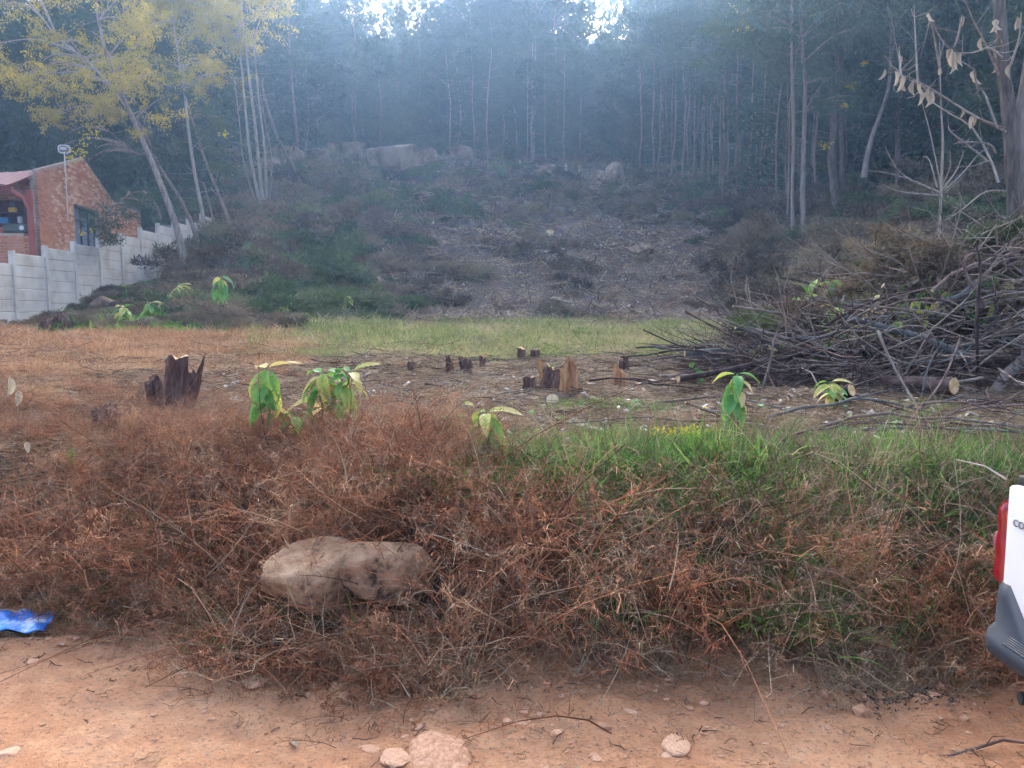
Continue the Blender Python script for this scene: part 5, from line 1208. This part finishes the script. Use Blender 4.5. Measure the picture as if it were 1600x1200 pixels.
# brown and green cut foliage behind and above pile
P = []
for i in range(230):
    x = rp.uniform(3.0, 9.5); y = rp.uniform(8.2, 12.5)
    if x / y < .33: continue
    P.append((x, y, H1(x, y) + .35 * rp.random() * pile_top(x, 7.9)))
for i in range(120):
    x = rp.uniform(2.9, 5.6); y = rp.uniform(7.9, 9.0); P.append((x, y, H1(x, y) + pile_top(x, y) * rp.uniform(.75, 1.0)))
P = np.array(P)
scatter('pile_foliage', hb + hg[:1], P, rp.uniform(0, 6.28, len(P)), rp.uniform(.3, .7, len(P)), 'browning feathery branches heaped behind the branch pile', 'cut foliage', tilt=(rp.normal(size=len(P)) * .3, rp.normal(size=len(P)) * .3))

# ------------------------------------------------------------------ broad-leaved plants
LV = [leaf_mesh('leaf', M['broadleaf'], 1.15, .6, .2 + .14 * i, .3, i, tipc=.1 * (i % 3)) for i in range(5)]
WL = [leaf_mesh('wilted_leaf', m_, 1, .45, .7, .7, 50 + i, tipc=.1) for i, m_ in enumerate([M['broadleaf'], M['deadleaf'], M['broadleaf'], M['cut_brown']])]
P = []
for i in range(850):
    x = rp.normal() * .95 + 3.9; y = rp.uniform(7.0, 9.0); pt = pile_top(x, y)
    if pt > .12: P.append((x, y, H1(x, y) + pt * rp.uniform(.8, 1.1) + .03))
P = np.array(P)
scatter('wilted_leaves', WL, P, rp.uniform(0, 6.28, len(P)), rp.uniform(.1, .25, len(P)), 'wilted broad leaves caught on top of the branch pile', 'leaves', tilt=(rp.normal(size=len(P)) * .6, rp.uniform(.2, 1.3, len(P))))
P, px, py = frame_pts(480, 560, 575, 1560, 730)
scatter('leaf_scraps', WL, P, rp.uniform(0, 6.28, len(P)), rp.uniform(.04, .1, len(P)), 'torn leaf scraps lying over the cleared plot', 'leaves', tilt=(rp.normal(size=len(P)) * .5, rp.normal(size=len(P)) * .5))
SM = flat_mat('green fleshy stem', (.17, .24, .08), .6)
def plant(px, py, h, label, leaves, seed, d=None, lean=0, Lpx=48, droop=.6, name='broadleaf_plant', dead=False):
    p = hit(px, py) if d is None else at(px, py, d)
    if d is not None: p.z = max(p.z, H1(p.x, p.y)) if False else p.z
    rg = np.random.default_rng(seed); Hh = h / FPX * p.y; L0 = Lpx / FPX * p.y
    e_ = empty(name, p, 0); tag(e_, label, 'plant'); k = 6
    P = [np.array([lean * Hh * t ** 1.4 + rg.normal() * .01 * (t > 0), rg.normal() * .01 * (t > 0), Hh * t - (.05 if t == 0 else 0)]) for t in np.linspace(0, 1, k)]
    mb = MB(); tube(mb, P, np.linspace(.010, .005, k), 6); obj('stem', mb.mesh('stem', SM if not dead else M['straw']), e_)
    leaves = int(leaves * 1.5); L0 *= .82
    for i in range(leaves):
        t = 1 - (i / leaves) ** 1.3 * .62; q = np.array([np.interp(t, np.linspace(0, 1, k), [s[j] for s in P]) for j in range(3)]); a = i * 2.4 + rg.uniform(-.4, .4)
        L = L0 * rg.uniform(.7, 1.15); up = rg.uniform(-.6, .15) if i > 1 else -.9
        o = obj('leaf', LV[rg.integers(0, 5)], e_, loc=q + np.array([math.cos(a), math.sin(a), 0]) * .015, rot=Euler((rg.uniform(-.4, .4), up + droop, a), 'XYZ')); o.scale = (L, L * rg.uniform(.7, 1.0), L)
    return e_
plant(420, 690, 118, 'tall green plant with drooping yellow edged leaves, nearest the big stump', 12, 1, Lpx=56, droop=.55)
plant(500, 680, 100, 'wide leafy green plant with a yellow wilted leaf, right of the tall one', 15, 2, Lpx=52, droop=.5, lean=.05)
plant(535, 682, 105, 'green plant with heart shaped leaves, rightmost of the left three', 13, 3, Lpx=50, droop=.45, lean=.15)
plant(462, 690, 45, 'small low plant between the tall leafy ones', 5, 4, Lpx=40)
plant(760, 712, 72, 'drooping green plant standing in bright grass at middle', 10, 5, Lpx=52, droop=.8)
plant(703, 690, 38, 'small round leaved seedling left of the drooping plant', 5, 6, Lpx=26)
plant(1148, 690, 108, 'wilting grey green plant with yellow lower leaves before the pile', 14, 7, Lpx=44, droop=.8)
plant(1142, 588, 48, 'small green plant hanging at the left part of the branch pile', 7, 8, Lpx=34, droop=.9)
plant(1300, 640, 44, 'dark green leafy sprig above the orange log ends', 9, 9, Lpx=34)
plant(348, 500, 66, 'yellow green drooping plant at the foot of brush slope', 11, 10, Lpx=30, droop=.9)
plant(540, 500, 36, 'pale bluish wilted plant at the near edge of dark slope', 9, 11, Lpx=22, droop=.9)
plant(445, 500, 30, 'curled pale yellowish plant at edge of grass strip', 5, 12, Lpx=22, droop=1.0)
for i, (a_, b_, h) in enumerate([(285, 480, 34), (262, 492, 28), (235, 500, 26), (195, 510, 30), (300, 492, 20)]):
    plant(a_, b_, h, ['spreading green plant nearest the wall end', 'low green plant second from the wall end', 'bushy green plant in the middle of the weeds by the wall', 'dark green plant lowest and leftmost below the wall', 'small green plant beside flat pale rock'][i], 12, 20 + i, Lpx=24, droop=.5)
plant(1262, 520, 60, 'upright green leaves with yellow tips sticking out of the pile', 6, 30, d=8.2, Lpx=36, droop=-.5)
plant(1300, 520, 40, 'bright green leaves lying on the branch pile', 10, 31, d=7.6, Lpx=34, droop=.3)
plant(1350, 525, 40, 'pale green leaves lying behind the thick grey pole', 9, 32, d=7.8, Lpx=32, droop=.5)
plant(1425, 470, 56, 'wilted pale green plant on top of the pile', 9, 33, d=8.0, Lpx=34, droop=.9)
plant(1470, 450, 46, 'hanging green leaves near the top right of the pile', 7, 34, d=7.8, Lpx=28, droop=.9)
plant(1296, 500, 60, 'brownish drooping leaves on the left shoulder of the pile', 8, 35, d=8.2, Lpx=34, droop=1.0)
plant(860, 600, 26, 'green shoots sprouting between the middle stumps', 7, 36, Lpx=16, droop=-.3)
plant(1000, 780, 22, 'small pale green sprig on the bank brush', 5, 37, Lpx=26)
for i, (a_, b_, s_, l) in enumerate([(14, 590, .17, 'large pale dry leaf hanging in weeds at the left edge'), (112, 700, .10, 'yellow green dry leaf standing in brown brush'), (80, 745, .09, 'pale brown leaf in brush below the yellow green one'), (42, 690, .07, 'small curled dry leaf in brush at left'), (28, 610, .12, 'smaller dry leaf below the large pale one')]):
    p = hit(a_, b_ + 40); q = at(a_, b_, p.y - .1); o = obj('dry_leaf', LV[i % 5] if i == 1 else leaf_mesh('dry_leaf', M['deadleaf'], 1, .45, .5, .6, i), loc=q, rot=(rg.uniform(-.3, .3), 1.2, rg.uniform(0, 6)) if hasattr(rg, 'choice') else (0, 1.2, i)); o.scale = (s_,) * 3; tag(o, l, 'leaf')
    mb = MB(); tube(mb, [(p.x, p.y, p.z), (q.x, q.y, q.z)], .003, 4)
    so = obj('leaf_stalk', mb.mesh('leaf_stalk', M['straw'])); so.parent = o; so.matrix_parent_inverse = Matrix.LocRotScale(o.location, o.rotation_euler, o.scale).inverted()
# fallen pale leaves on the green grass
for i in range(46):
    a_, b_ = rp.uniform(640, 1500), rp.uniform(625, 720); p = hit(a_, b_); o = obj('fallen_green_leaf', LV[i % 5], loc=p + Vector((0, 0, .04)), rot=(rp.normal() * .3, rp.normal() * .3, rp.uniform(0, 6.3))); s = rp.uniform(.05, .13); o.scale = (s, s, s)
    tag(o, 'fallen green leaf lying on the cleared plot', 'leaf', 'fallen leaves on the plot')
# yellow flower patch
mb = MB(); c = hit(1065, 690); n = 260
B = np.array(c) + np.c_[rp.normal(size=n) * .13, rp.normal(size=n) * .07, rp.uniform(.02, .07, n)]
diamonds(mb, B, norm(rdir(n) + [0, 0, .5]), .03, .012); tag(obj('yellow_sprig', mb.mesh('yellow_sprig', M['blossom'])), 'bright yellow blossom sprig lying on the green grass', 'flower', kind='stuff')

# ------------------------------------------------------------------ blue plastic sheet
bm = bmesh.new(); bmesh.ops.create_grid(bm, x_segments=34, y_segments=26, size=.5)
c = hit(3, 980)
for v in bm.verts:
    x, y = v.co.x * .5, v.co.y * .26; r_ = math.hypot(x / .25, y / .13)
    z = .045 * max(0, 1 - r_ * .8) + .03 * float(fbm(x * 16, y * 18, 2, 5)) + .006 * math.sin(x * 50 + y * 30) + .012
    v.co = (x * (1 + .3 * float(fbm(y * 12, x * 0, 2, 3))) - .02, y * (1 + .3 * float(fbm(x * 12, x * 0, 2, 8))), max(z, .003))
me = bpy.data.meshes.new('plastic_sheet'); bm.to_mesh(me); bm.free(); me.polygons.foreach_set('use_smooth', [True] * len(me.polygons))
bm_, t, b = new_mat('blue plastic'); n_ = noise(t, 9, 3, world=False)
t.links.new(ramp(t, n_, [(.35, .02, .17, .7), (.6, .04, .28, .85), (.68, .55, .68, .85)]), b.inputs['Base Color']); b.inputs['Roughness'].default_value = .25; b.inputs['Specular IOR Level'].default_value = .6
me.materials.append(bm_); sh = obj('plastic_sheet', me, loc=c + Vector((0, 0, .01)), rot=(0, 0, .15)); md = sh.modifiers.new('thickness', 'SOLIDIFY'); md.thickness = .0015
tag(sh, 'crumpled bright blue plastic sheet at the left edge of the road', 'plastic sheet')

# ------------------------------------------------------------------ white pickup at the right edge
car = empty('pickup_truck', (1.54, 2.37, -.03)); tag(car, 'white pickup truck parked at the right edge, rear corner in view', 'pickup truck')
# local frame: x forward (world +X), y = 0 the far (left) side, running to -1.64 (near side), z up
PAINT, t, b = new_mat('white car paint')
n_ = noise(t, 2.2, 7, world=False); g_ = N(t, 'ShaderNodeNewGeometry'); sx_ = N(t, 'ShaderNodeSeparateXYZ'); t.links.new(g_.outputs['Position'], sx_.inputs[0])
dirt = math_(t, 'MULTIPLY', ramp(t, math_(t, 'ADD', math_(t, 'MULTIPLY', sx_.outputs[2], -.9), math_(t, 'MULTIPLY', n_, .9)), [(.0, 0, 0, 0), (.25, 1, 1, 1)]), .38)
t.links.new(mixc(t, dirt, (.82, .82, .81), (.52, .36, .26)), b.inputs['Base Color']); b.inputs['Roughness'].default_value = .28; b.inputs['Coat Weight'].default_value = .5; 
BUMP = flat_mat('dark blue grey bumper plastic', (.035, .045, .06), .55); BLK = flat_mat('black rubber', (.02, .02, .022), .75)
LAMP, t, b = new_mat('red lamp lens'); b.inputs['Base Color'].default_value = (.3, .008, .014, 1); b.inputs['Roughness'].default_value = .12; b.inputs['Coat Weight'].default_value = 1; b.inputs['Specular IOR Level'].default_value = .6
CLR, t, b = new_mat('clear lamp lens'); b.inputs['Base Color'].default_value = (.32, .12, .12, 1); b.inputs['Roughness'].default_value = .15
CHR = flat_mat('chrome letters', (.5, .5, .52), .2, .9)
GLS, t, b = new_mat('tinted car glass'); b.inputs['Base Color'].default_value = (.02, .025, .03, 1); b.inputs['Roughness'].default_value = .05
Wc = 1.64
def section_loft(mb, secs, m=0, close=True):
    """secs: list of closed outlines with equal point counts"""
    n = len(secs[0]); V = np.array(secs, float).reshape(-1, 3); k = len(secs)
    i = np.arange(k - 1)[:, None] * n; j = np.arange(n)[None]; j2 = (j + 1) % n
    mb.add(V, np.stack([i + j, i + n + j, i + n + j2, i + j2], -1).reshape(-1, 4), m=m)
    if close:
        for e_, s in ((0, 1), (k - 1, -1)):
            o_ = secs[0 if e_ == 0 else -1]; c_ = np.mean(o_, 0); mb.add(np.vstack([o_, c_]), tris=[[a_, (a_ + 1) % n, n][::s] for a_ in range(n)], m=m)
def bsec(x, z0, z1, inset0=0., inset1=.05, r_=.06, y0=0., y1=-Wc):
    """outline of a body slice in the y-z plane with rounded corners"""
    pts = []
    ya, yb = y0 - inset0, y1 + inset0; yc, yd = y0 - inset1, y1 + inset1
    cor = [((ya, z0), (-1, 1)), ((yc, z1), (-1, -1)), ((yd, z1), (1, -1)), ((yb, z0), (1, 1))]
    for q, ((yy, zz), (sy, sz)) in enumerate(cor):
        for a_ in np.linspace(0, math.pi / 2, 6):
            if q in (0, 2): cc, ss = 1 - math.sin(a_), 1 - math.cos(a_)
            else: cc, ss = 1 - math.cos(a_), 1 - math.sin(a_)
            pts.append([x, yy + sy * r_ * cc, zz + sz * r_ * ss])
    return pts
body = MB()
secs = [bsec(.015, .44, .975, .05, .085, .03), bsec(.0, .46, .97, .03, .07, .04), bsec(.04, .40, .99, .012, .05, .05), bsec(.16, .36, 1.0, .0, .04, .06), bsec(.6, .34, 1.0, 0, .03, .07), bsec(1.7, .3, 1.0, 0, .03, .07), bsec(2.9, .3, .98, 0, .04, .08), bsec(3.6, .3, .88, .01, .08, .1), bsec(4.05, .32, .74, .08, .16, .12), bsec(4.15, .36, .6, .16, .22, .1)]
section_loft(body, [s_[:] for s_ in secs[1:]])
obj('body', body.mesh('body', PAINT, True), car)
cab = MB(); section_loft(cab, [bsec(1.62, .96, 1.0, .05, .1, .02), bsec(1.75, .96, 1.36, .05, .18, .08), bsec(2.0, .96, 1.43, .05, .2, .09), bsec(2.5, .96, 1.42, .05, .2, .09), bsec(3.25, .96, 1.0, .06, .1, .02)])
obj('cab', cab.mesh('cab', PAINT, True), car)
for nm, sc_ in (('rear_window', [bsec(1.60, 1.03, 1.05, .16, .2, .01), bsec(1.735, 1.03, 1.34, .16, .26, .03)]), ('windscreen', [bsec(2.55, 1.03, 1.40, .12, .24, .04), bsec(3.20, 1.02, 1.04, .12, .16, .01)])):
    mb = MB(); section_loft(mb, sc_); obj(nm, mb.mesh(nm, GLS, True), car)
# side windows
for yy in (-.045, -Wc + .045):
    mb = MB(); s_ = 1 if yy > -.5 else -1
    v = [[1.85, yy + s_ * .0, 1.03], [2.95, yy, 1.03], [2.5, yy - s_ * .125, 1.36], [1.92, yy - s_ * .125, 1.36]]; v += [[a_, b_ - s_ * .03, c_] for a_, b_, c_ in v]
    mb.add(v, BOXF); obj('side_window', mb.mesh('side_window', GLS), car)
# rear skin: tailgate a little proud of the body, rounded
def rbox(name, cx, sx, mat, bev=.02, seg=3, parent=None, taper=None):
    bm = bmesh.new(); bmesh.ops.create_cube(bm, size=1)
    for v in bm.verts:
        v.co = Vector((v.co.x * sx[0], v.co.y * sx[1], v.co.z * sx[2]))
        if taper: taper(v)
    bmesh.ops.bevel(bm, geom=bm.edges, offset=bev, segments=seg, affect='EDGES', profile=.6)
    me = bpy.data.meshes.new(name); bm.to_mesh(me); bm.free(); me.materials.append(mat); me.polygons.foreach_set('use_smooth', [True] * len(me.polygons))
    return obj(name, me, car if parent is None else parent, loc=cx)
tg = rbox('tailgate', (.0, -Wc / 2, .755), (.05, Wc - .13, .475), PAINT, .018)
cp = rbox('bed_rail_cap', (.05, -Wc / 2, 1.005), (.09, Wc - .12, .035), BLK, .014)
tx = bpy.data.curves.new('letters', 'FONT'); tx.body = 'CORSA'; tx.size = .031; tx.extrude = .002; tx.materials.append(CHR); tx.space_character = 1.15
_t0 = bpy.data.objects.new('letters', tx); COL.objects.link(_t0); bpy.context.view_layer.update()
lme = bpy.data.meshes.new_from_object(_t0.evaluated_get(bpy.context.evaluated_depsgraph_get())); bpy.data.objects.remove(_t0)
lo = obj('lettering', lme, tg, loc=(-.0285, Wc / 2 - .108, .12)); lo.rotation_euler = (math.pi / 2, 0, -math.pi / 2)
rbox('handle', (-.03, 0, .12), (.02, .18, .05), BLK, .006, parent=tg)
# tail lamps: tall, slightly bulging in three lobes, wrapping the corner
def lamp(side):
    mb = MB(); zs = np.linspace(.668, .925, 19); secs_ = []
    for z in zs:
        t = (z - .668) / .257; lob = .004 * math.sin(t * 3 * math.pi) ** 2; wy = .06 - .018 * t + .004 * math.sin(t * 6); tp = 1 if 0 < t < 1 else .75
        o_ = []
        for a_ in np.linspace(0, math.pi / 2 * 1.0, 7):      # corner arc from rear face round to the side
            o_.append([.028 - (.042 + lob) * math.cos(a_) * tp - .004 + .03 * t * 0, side[0] + side[1] * (-.02 - .01 * t + (.026 + lob) * math.sin(a_)) , z])
        o_.append([.16 - .05 * t, side[0] + side[1] * (-.006 - .012 * t), z]); o_.append([.16 - .05 * t, side[0] + side[1] * -.06, z]); o_.append([.02, side[0] - side[1] * (wy + .005), z]); o_.append([-.014 - lob * .4, side[0] - side[1] * wy, z])
        secs_.append(o_)
    section_loft(mb, secs_); l_ = obj('tail_light', mb.mesh('tail_light', LAMP, True), car)
    mb = MB(); 
    for k in range(1):
        th = np.linspace(0, 2 * math.pi, 13)[:-1]; tube(mb, [(-.032, side[0] - side[1] * .02, .80), (-.036, side[0] - side[1] * .02, .80)], .0, 3) if False else None
    bm = bmesh.new(); bmesh.ops.create_uvsphere(bm, u_segments=14, v_segments=9, radius=1)
    for v in bm.verts: v.co = Vector((v.co.x * .009, v.co.y * .013, v.co.z * .03))
    me = bpy.data.meshes.new('reverse_lens'); bm.to_mesh(me); bm.free(); me.materials.append(CLR); me.polygons.foreach_set('use_smooth', [True] * len(me.polygons))
    obj('reverse_lens', me, l_, loc=(-.013, side[0] - side[1] * .014, .80))
lamp((0.0, 1)); lamp((-Wc, -1))
# bumper
bmb = MB(); prof = [(.0, .70), (-.03, .685), (-.04, .64), (-.042, .54), (-.065, .52), (-.07, .495), (-.062, .465), (-.035, .45), (.06, .42), (.06, .70)]
path = []
for a_ in np.linspace(0, 1, 7): path.append((.55 - .42 * a_, .02, 0))
for a_ in np.linspace(0, math.pi / 2, 7)[1:]: path.append((.13 - .13 * math.sin(a_), .02 - .13 + .13 * math.cos(a_), math.pi / 2 * 0 + a_))
left = path; secs_ = []
def bpt(x0, y0, a_, o_, z, sg): return [x0 + (o_) * math.sin(a_) , y0 + sg * (-o_) * math.cos(a_) * .35, z]
for x0, y0, a_ in left:
    secs_.append([bpt(x0, y0, a_, o_ * (1 if a_ > .3 else .5), z if not (z > .52 and False) else z, 1) for o_, z in prof])
for y in np.linspace(-.25, -Wc + .25, 8): secs_.append([[o_, y, z - (.155 if z > .6 and abs(y + Wc / 2) < Wc / 2 - .16 else 0) * 1.0 if o_ > -.9 else z] for o_, z in prof])
for x0, y0, a_ in left[::-1]: secs_.append([[p_[0], -Wc - p_[1], p_[2]] for p_ in [bpt(x0, y0, a_, o_ * (1 if a_ > .3 else .5), z, 1) for o_, z in prof]])
section_loft(bmb, secs_); bo = obj('bumper', bmb.mesh('bumper', BUMP, True), car)
for i in range(5): rbox('tread_rib', (-.044 - i * .005, -Wc / 2, .541 - i * .0042), (.004, Wc - .3, .008), BUMP, .001, 1, parent=bo)
rbox('number_plate', (-.071, -Wc / 2, .485), (.006, .44, .07), flat_mat('yellow white plate', (.7, .66, .5)), .002, 1)
def wheel(x, y):
    mb = MB(); th = np.linspace(0, 2 * math.pi, 29)[:-1]; V = []
    for r_, yy in [(.19, -.08), (.26, -.085), (.285, -.06), (.29, 0), (.285, .06), (.26, .085), (.19, .08)]: V.append([[math.cos(a_) * r_, yy, math.sin(a_) * r_] for a_ in th])
    section_loft(mb, V, close=False); w_ = obj('wheel', None, car, loc=(x, y, .29)); obj('tyre', mb.mesh('tyre', BLK, True), w_)
    mb = MB(); tube(mb, [(0, -.06, 0), (0, .06, 0)], .195, 24); 
    for k in range(5): a_ = k * 1.2566; box(mb, (math.cos(a_) * .1, -.066, math.sin(a_) * .1), (.17, .02, .045), Euler((0, -a_, 0)))
    obj('rim', mb.mesh('rim', CHR), w_)
for x in (.72, 3.35):
    for y in (-.12, -Wc + .12): wheel(x, y)
    for y, s_ in ((.004, 1), (-Wc - .004, -1)):   # wheel arch trims
        mb = MB(); tube(mb, [(x + .36 * math.cos(a_), y, .29 + .36 * math.sin(a_)) for a_ in np.linspace(0, math.pi, 17)], .02, 6); obj('arch_trim', mb.mesh('arch_trim', BUMP), car)
mb = MB(); tube(mb, [(.55, -.30, .36), (.1, -.2, .365), (-.02, -.175, .365)], .02, 10); obj('exhaust', mb.mesh('exhaust', BLK), car)
mb = MB(); box(mb, (.42, -.12, .26), (.012, .2, .24)); box(mb, (.42, -Wc + .12, .26), (.012, .2, .24)); obj('mud_flaps', mb.mesh('mud_flaps', BLK), car)
mb = MB(); tube(mb, [(-.01, -.035, 1.0), (-.045, .02, 1.03), (-.09, .10, 1.035)], [.004, .003, .002], 4); obj('tie_string', mb.mesh('tie_string', M['chip']), car)
# thin black rod standing behind the car
p = at(1540, 870, 3.5); q = at(1570, 738, 3.9); p.z = H1(p.x, p.y); mb = MB(); tube(mb, [(0, 0, -.05), q - p], .0045, 5)
tag(obj('thin_rod', mb.mesh('thin_rod', BLK), loc=p), 'thin dark rod slanting out of the brush just left of the pickup', 'rod')

# ------------------------------------------------------------------ haze
HZ = (-302, 302, -202, 402, -2.0, 96.0)
mb = MB(); box(mb, ((HZ[0] + HZ[1]) / 2, (HZ[2] + HZ[3]) / 2, (HZ[4] + HZ[5]) / 2), (HZ[1] - HZ[0], HZ[3] - HZ[2], HZ[5] - HZ[4]))
hm = bpy.data.materials.new('thin blue haze'); hm.use_nodes = True; t = hm.node_tree; t.nodes.clear()
pv = t.nodes.new('ShaderNodeVolumePrincipled'); pv.inputs['Color'].default_value = (.38, .62, 1, 1); pv.inputs['Density'].default_value = .0023; pv.inputs['Anisotropy'].default_value = .7
ou = t.nodes.new('ShaderNodeOutputMaterial'); t.links.new(pv.outputs[0], ou.inputs['Volume'])
tag(obj('haze', mb.mesh('haze', hm)), 'pale blue haze hanging in front of the wooded slope', 'haze', kind='stuff')
